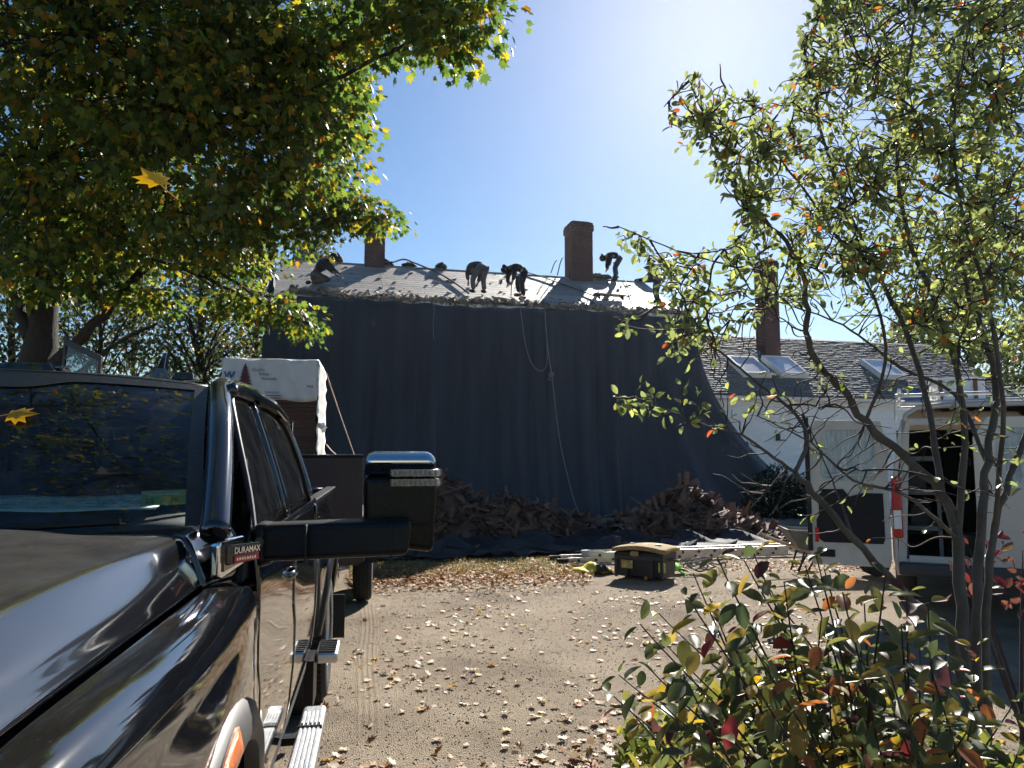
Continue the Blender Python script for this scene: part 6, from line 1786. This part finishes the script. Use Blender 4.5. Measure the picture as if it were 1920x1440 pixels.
F = (icf[None] + (np.arange(n) * 6)[:, None, None]).reshape(-1, 3)
tag(link('gravel', mesh_np('gravel', V.reshape(-1, 3), F, M['stone'])), 'small loose stones on the drive', 'gravel', None, 'stuff')

tl0, tl1 = on_ground(688, 1400), on_ground(690, 1120)
mb = MB(); rows = []
for j in range(90):
    c_ = tl0.lerp(tl1, j / 89); w_ = Vector((1, 0, 0))
    row = []
    for k in range(34):
        x = (k / 33 - .5) * .23
        ed = min(1, min(k, 33 - k) / 4) * min(1, j / 8, (89 - j) / 8)
        h_ = -.006 + ed * (.010 + .004 * (1 if (k % 6) < 3 else -.7) * (.6 + .4 * math.sin(j * .9 + k)))
        row.append((c_.x + x + .01 * math.sin(j * .13), c_.y, gz(c_.x + x, c_.y) + h_))
    rows.append(row)
tag(mb.grid(rows).build('tyre_track', M['dirt'], smooth=60), 'tyre track pressed into the drive beside the truck', None, None, 'structure')

# ------------------------------------------------------------------ single leaves
M['gold'] = leafmat('golden leaf', [(0, (.75, .40, .03)), (.5, (.75, .42, .03))], .45, 1.15, rough=.5)
def one_leaf(name, label, p, d, n, size, mat):
    V0, F0 = leaf_template('maple')
    o = link(name, mesh_np(name, V0, F0, mat)); Rm = frames(np.array([d], dtype=float), np.array([n], dtype=float))[0]
    o.matrix_world = Matrix([list(Rm[r] * size) + [p[r]] for r in range(3)] + [[0, 0, 0, 1]])
    tag(o, label, 'leaf')
    st_ = MB().tube([(0, .02, 0), (.02, -.25, -.03), (.12, -.62, -.05)], [.012, .010, .012], 5).build('stalk', mat, o)
    return o
one_leaf('falling_leaf', 'golden maple leaf falling through the air before the tree', at(303, 347, 2.0), (-.66, .2, .66), (.45, -.72, .5), .10, M['gold'])
p_ = at(8, 782, 2.0)
v_, t_ = wpt(14, 786); wp3 = tw(wind(v_, t_)); nw = (tw(wind(v_ + .01, t_)) - wp3).cross(tw(wind(v_, t_ + .01)) - wp3).normalized()
one_leaf('yellow_leaf', 'yellow maple leaf lying on the truck windscreen', wp3 + nw * .012, (.9, .12, .12), tuple(nw), .085, M['gold'])
# ================================================================== people on the roof
M['skin'] = pm('skin', (.28, .16, .11), .6, var=.1)
def skinmesh(name, verts, edges, radii, mat, parent, root=0):
    me = bpy.data.meshes.new(name); me.from_pydata(verts, edges, []); me.update(); me.materials.append(mat)
    o = link(name, me, parent)
    md = o.modifiers.new('skin', 'SKIN'); md.use_smooth_shade = True
    lay = me.skin_vertices[0] if me.skin_vertices else None
    if lay is None:
        me.attributes; 
    return o, md
def make_skin(name, joints, bones, mat, parent, sub=2):
    names = list(joints); idx = {k: i for i, k in enumerate(names)}
    me = bpy.data.meshes.new(name)
    me.from_pydata([joints[k][0] for k in names], [(idx[a], idx[b]) for a, b in bones], [])
    me.materials.append(mat)
    o = link(name, me, parent)
    md = o.modifiers.new('skin', 'SKIN'); md.use_smooth_shade = True; md.branch_smoothing = .3
    if not me.skin_vertices:
        bpy.context.view_layer.objects.active = o
    sv = me.skin_vertices[0].data
    for i, k in enumerate(names):
        r = joints[k][1]
        g_ = 1.0 if name == 'body' else 1.18
        r = r * g_ if not isinstance(r, tuple) else (r[0] * g_, r[1] * g_)
        sv[i].radius = (r, r) if not isinstance(r, tuple) else r
        sv[i].use_root = (i == 0)
    sb_ = o.modifiers.new('sub', 'SUBSURF'); sb_.levels = sub; sb_.render_levels = sub
    return o
def person(label, px, py, face, pose, top, pants, hat=None, sc=1.0):
    q = roof_at(px, py); base = hw(q.x, q.y, roof_z(q.y))
    root = thing('person', label, 'person', base, face)
    c, s = math.cos(face), math.sin(face)
    def gz_(x, y):                            # roof height under a local point
        wx, wy = c * x - s * y, s * x + c * y
        return (wx * HY.x + wy * HY.y) * RISE / RUN
    J = {k: [Vector(v) * sc, None] for k, v in pose.items()}
    for sd in 'LR':
        a = J['ankle' + sd][0]; g = gz_(a.x, a.y) + .03
        a.z += g; J['toe' + sd][0].z += gz_(J['toe' + sd][0].x, J['toe' + sd][0].y) + .03; J['heel' + sd][0].z += g
        J['knee' + sd][0].z += g * .5
    j = lambda k: tuple(J[k][0])
    body = {'chest': (j('chest'), .10), 'neck': (j('neck'), .055), 'head': (j('head'), .085), 'crown': (j('crown'), .075), 'nose': (j('nose'), .02), 'pelvis': (j('pelvis'), .10)}
    bones = [('pelvis', 'chest'), ('chest', 'neck'), ('neck', 'head'), ('head', 'crown'), ('head', 'nose')]
    for sd in 'LR':
        body.update({'sh' + sd: (j('sh' + sd), .05), 'el' + sd: (j('el' + sd), .038), 'wr' + sd: (j('wr' + sd), .028), 'palm' + sd: (j('palm' + sd), .03),
                     'hip' + sd: (j('hip' + sd), .075), 'knee' + sd: (j('knee' + sd), .05), 'ankle' + sd: (j('ankle' + sd), .04)})
        bones += [('chest', 'sh' + sd), ('sh' + sd, 'el' + sd), ('el' + sd, 'wr' + sd), ('wr' + sd, 'palm' + sd), ('pelvis', 'hip' + sd), ('hip' + sd, 'knee' + sd), ('knee' + sd, 'ankle' + sd)]
        pv = J['palm' + sd][0]; dv = (pv - J['wr' + sd][0]).normalized(); sv_ = dv.cross(Vector((0, 0, 1)) if abs(dv.z) < .9 else Vector((1, 0, 0))).normalized()
        for f, (o_, ln) in enumerate(((-.03, .06), (-.011, .075), (.009, .072), (.028, .055))):
            body['f%d%s' % (f, sd)] = (tuple(pv + dv * ln + sv_ * o_ * 1.3 + Vector((.01, 0, 0))), .009); bones.append(('palm' + sd, 'f%d%s' % (f, sd)))
        body['th' + sd] = (tuple(pv + dv * .02 - sv_ * .055), .010); bones.append(('palm' + sd, 'th' + sd))
    b = make_skin('body', body, bones, M['skin'], root, 1)
    jk = {'chest': (j('chest'), (.155, .135)), 'pelvis': (tuple(J['pelvis'][0].lerp(J['chest'][0], .22)), (.125, .11)), 'belly': (tuple(J['pelvis'][0].lerp(J['chest'][0], .5) + Vector((0, 0, .03))), (.15, .125)), 'neck': (tuple(J['chest'][0].lerp(J['neck'][0], .8)), .075)}
    jb = [('pelvis', 'belly'), ('belly', 'chest'), ('chest', 'neck')]
    pt = {'pelvis': (j('pelvis'), (.13, .12)), 'waist': (tuple(J['pelvis'][0].lerp(J['chest'][0], .25)), .11)}; pb_ = [('pelvis', 'waist')]
    for sd in 'LR':
        jk.update({'sh' + sd: (j('sh' + sd), .085), 'el' + sd: (j('el' + sd), .062), 'cuff' + sd: (tuple(J['el' + sd][0].lerp(J['wr' + sd][0], .9)), .048)})
        jb += [('chest', 'sh' + sd), ('sh' + sd, 'el' + sd), ('el' + sd, 'cuff' + sd)]
        pt.update({'hip' + sd: (j('hip' + sd), .105), 'thigh' + sd: (tuple(J['hip' + sd][0].lerp(J['knee' + sd][0], .5)), .095), 'knee' + sd: (j('knee' + sd), .072), 'calf' + sd: (tuple(J['knee' + sd][0].lerp(J['ankle' + sd][0], .4)), .068), 'hem' + sd: (tuple(J['knee' + sd][0].lerp(J['ankle' + sd][0], .92)), .060)})
        pb_ += [('pelvis', 'hip' + sd), ('hip' + sd, 'thigh' + sd), ('thigh' + sd, 'knee' + sd), ('knee' + sd, 'calf' + sd), ('calf' + sd, 'hem' + sd)]
        bt_ = {'ankle': (j('ankle' + sd), .058), 'heel': (j('heel' + sd), .05), 'ball': (tuple(J['heel' + sd][0].lerp(J['toe' + sd][0], .65)), .05), 'toe': (j('toe' + sd), .04)}
        make_skin('boot', bt_, [('ankle', 'heel'), ('heel', 'ball'), ('ball', 'toe')], M['felt'], root, 1)
    make_skin('jacket', jk, jb, top, root, 2); make_skin('trousers', pt, pb_, pants, root, 2)
    hd, cr = J['head'][0], J['crown'][0]
    ax = (cr - hd).normalized(); sx = ax.orthogonal().normalized()
    Mx = Matrix.Translation(hd + ax * .03) @ ax.to_track_quat('Z', 'Y').to_matrix().to_4x4()
    MB().lathe([(.112, -.01), (.115, .02), (.108, .07), (.08, .115), (.04, .135), (0, .14)], 14, Mx).build('hat' if hat else 'hair', hat or M['felt'], root, smooth=80)
    if hat:
        MB().lathe([(.10, -.008), (.165, -.02), (.165, -.012), (.10, .004)], 14, Mx).build('brim', hat, root, smooth=60)
    return root
def sym(d):
    out = {}
    for k, v in d.items():
        if k.endswith('_'):
            out[k[:-1] + 'L'] = v; out[k[:-1] + 'R'] = (v[0], -v[1], v[2])
        else: out[k] = v
    return out
BENT = sym({'pelvis': (-.10, 0, .86), 'chest': (.27, 0, .98), 'neck': (.40, 0, .93), 'head': (.50, 0, .86), 'crown': (.59, 0, .80), 'nose': (.50, 0, .74), 'sh_': (.29, .19, .93), 'el_': (.33, .24, .67), 'wr_': (.36, .18, .47), 'palm_': (.38, .16, .40),
            'hip_': (-.08, .11, .83), 'knee_': (.05, .15, .46), 'ankle_': (-.02, .15, .09), 'heel_': (-.06, .15, .04), 'toe_': (.17, .17, .03)})
B2 = dict(BENT); B2.update({'ankleL': (.10, .16, .09), 'heelL': (.06, .16, .04), 'toeL': (.29, .19, .03), 'kneeL': (.15, .17, .45)})
KNEEL = sym({'pelvis': (-.16, 0, .34), 'chest': (.12, 0, .66), 'neck': (.24, 0, .76), 'head': (.34, 0, .78), 'crown': (.42, 0, .83), 'nose': (.43, 0, .71), 'sh_': (.16, .19, .64), 'el_': (.33, .23, .44), 'wr_': (.50, .18, .30), 'palm_': (.56, .16, .26),
             'hip_': (-.14, .12, .32), 'knee_': (.22, .17, .12), 'ankle_': (-.20, .17, .07), 'heel_': (-.27, .17, .09), 'toe_': (-.34, .17, .02)})
STAND = sym({'pelvis': (0, 0, .90), 'chest': (.10, 0, 1.28), 'neck': (.16, 0, 1.44), 'head': (.22, 0, 1.54), 'crown': (.25, 0, 1.64), 'nose': (.33, 0, 1.52), 'sh_': (.12, .2, 1.36), 'el_': (.22, .26, 1.10), 'wr_': (.40, .18, .98), 'palm_': (.46, .15, .96),
             'hip_': (0, .11, .87), 'knee_': (.08, .14, .48), 'ankle_': (0, .14, .09), 'heel_': (-.04, .14, .04), 'toe_': (.2, .16, .03)})
navy = pm('navy work shirt', (.05, .055, .07), .85, var=.3); grey = pm('grey work trousers', (.10, .105, .12), .85, var=.3); blk = pm('black work clothes', (.03, .03, .034), .85, var=.3); tan = pm('tan jacket', (.11, .085, .06), .85, var=.3); dk = pm('dark hat', (.02, .02, .022), .8)
person('worker kneeling at the far left eave tearing up shingles', 600, 536, R(-10), KNEEL, blk, tan, dk, 1.02)
person('bent worker in grey trousers left of the other bent worker', 900, 553, R(128), B2, navy, grey, None, 1.0)
person('bent worker in black with a cap, between the chimney and the grey-trousered worker', 977, 560, R(205), BENT, blk, blk, dk, 1.0)
person('bent worker beside the ridge right of the brick chimney', 1158, 526, R(185), B2, blk, navy, dk, .95)
person('worker half hidden by leaves near the right gable of the roof', 1234, 572, R(160), STAND, blk, blk, dk, .62 / .62 * .9)
for px, py, face, ln, lab in ((958, 560, 0, 1.0, 'long-handled shovel held by the worker in the cap'), (884, 534, 0.3, .5, 'short pry tool held by the worker in grey trousers')):
    q = roof_at(px, py); b_ = hw(q.x, q.y, roof_z(q.y))
    o = thing('roofing_tool', lab, 'tool', b_, HB)
    MB().tube([(0, 0, .02), (.05, .02, ln * .92)], .014, 6).build('handle', M['wood'], o)
    MB().hexa([(-.07, -.12, .0), (.07, -.12, .0), (.05, .03, .03), (-.05, .03, .03), (-.07, -.12, .012), (.07, -.12, .012), (.05, .03, .05), (-.05, .03, .05)]).build('blade', M['steel'], o)
# ================================================================== added thin volume imitating lens veil and lifting dark tones
m = bpy.data.materials.new('lens_veil'); m.use_nodes = True
nt = m.node_tree; nt.nodes.remove(nt.nodes['Principled BSDF'])
pv = nt.nodes.new('ShaderNodeVolumePrincipled')
pv.inputs['Color'].default_value = (.72, .84, 1, 1); pv.inputs['Density'].default_value = .00016; pv.inputs['Anisotropy'].default_value = .6
nt.links.new(pv.outputs[0], nt.nodes['Material Output'].inputs['Volume'])
hz = MB().box((0, 60, 8.0), (260, 230, 18)).build('lens_veil', m)
tag(hz, 'added thin volume imitating lens veil over the yard', 'lens_veil', None, 'stuff')
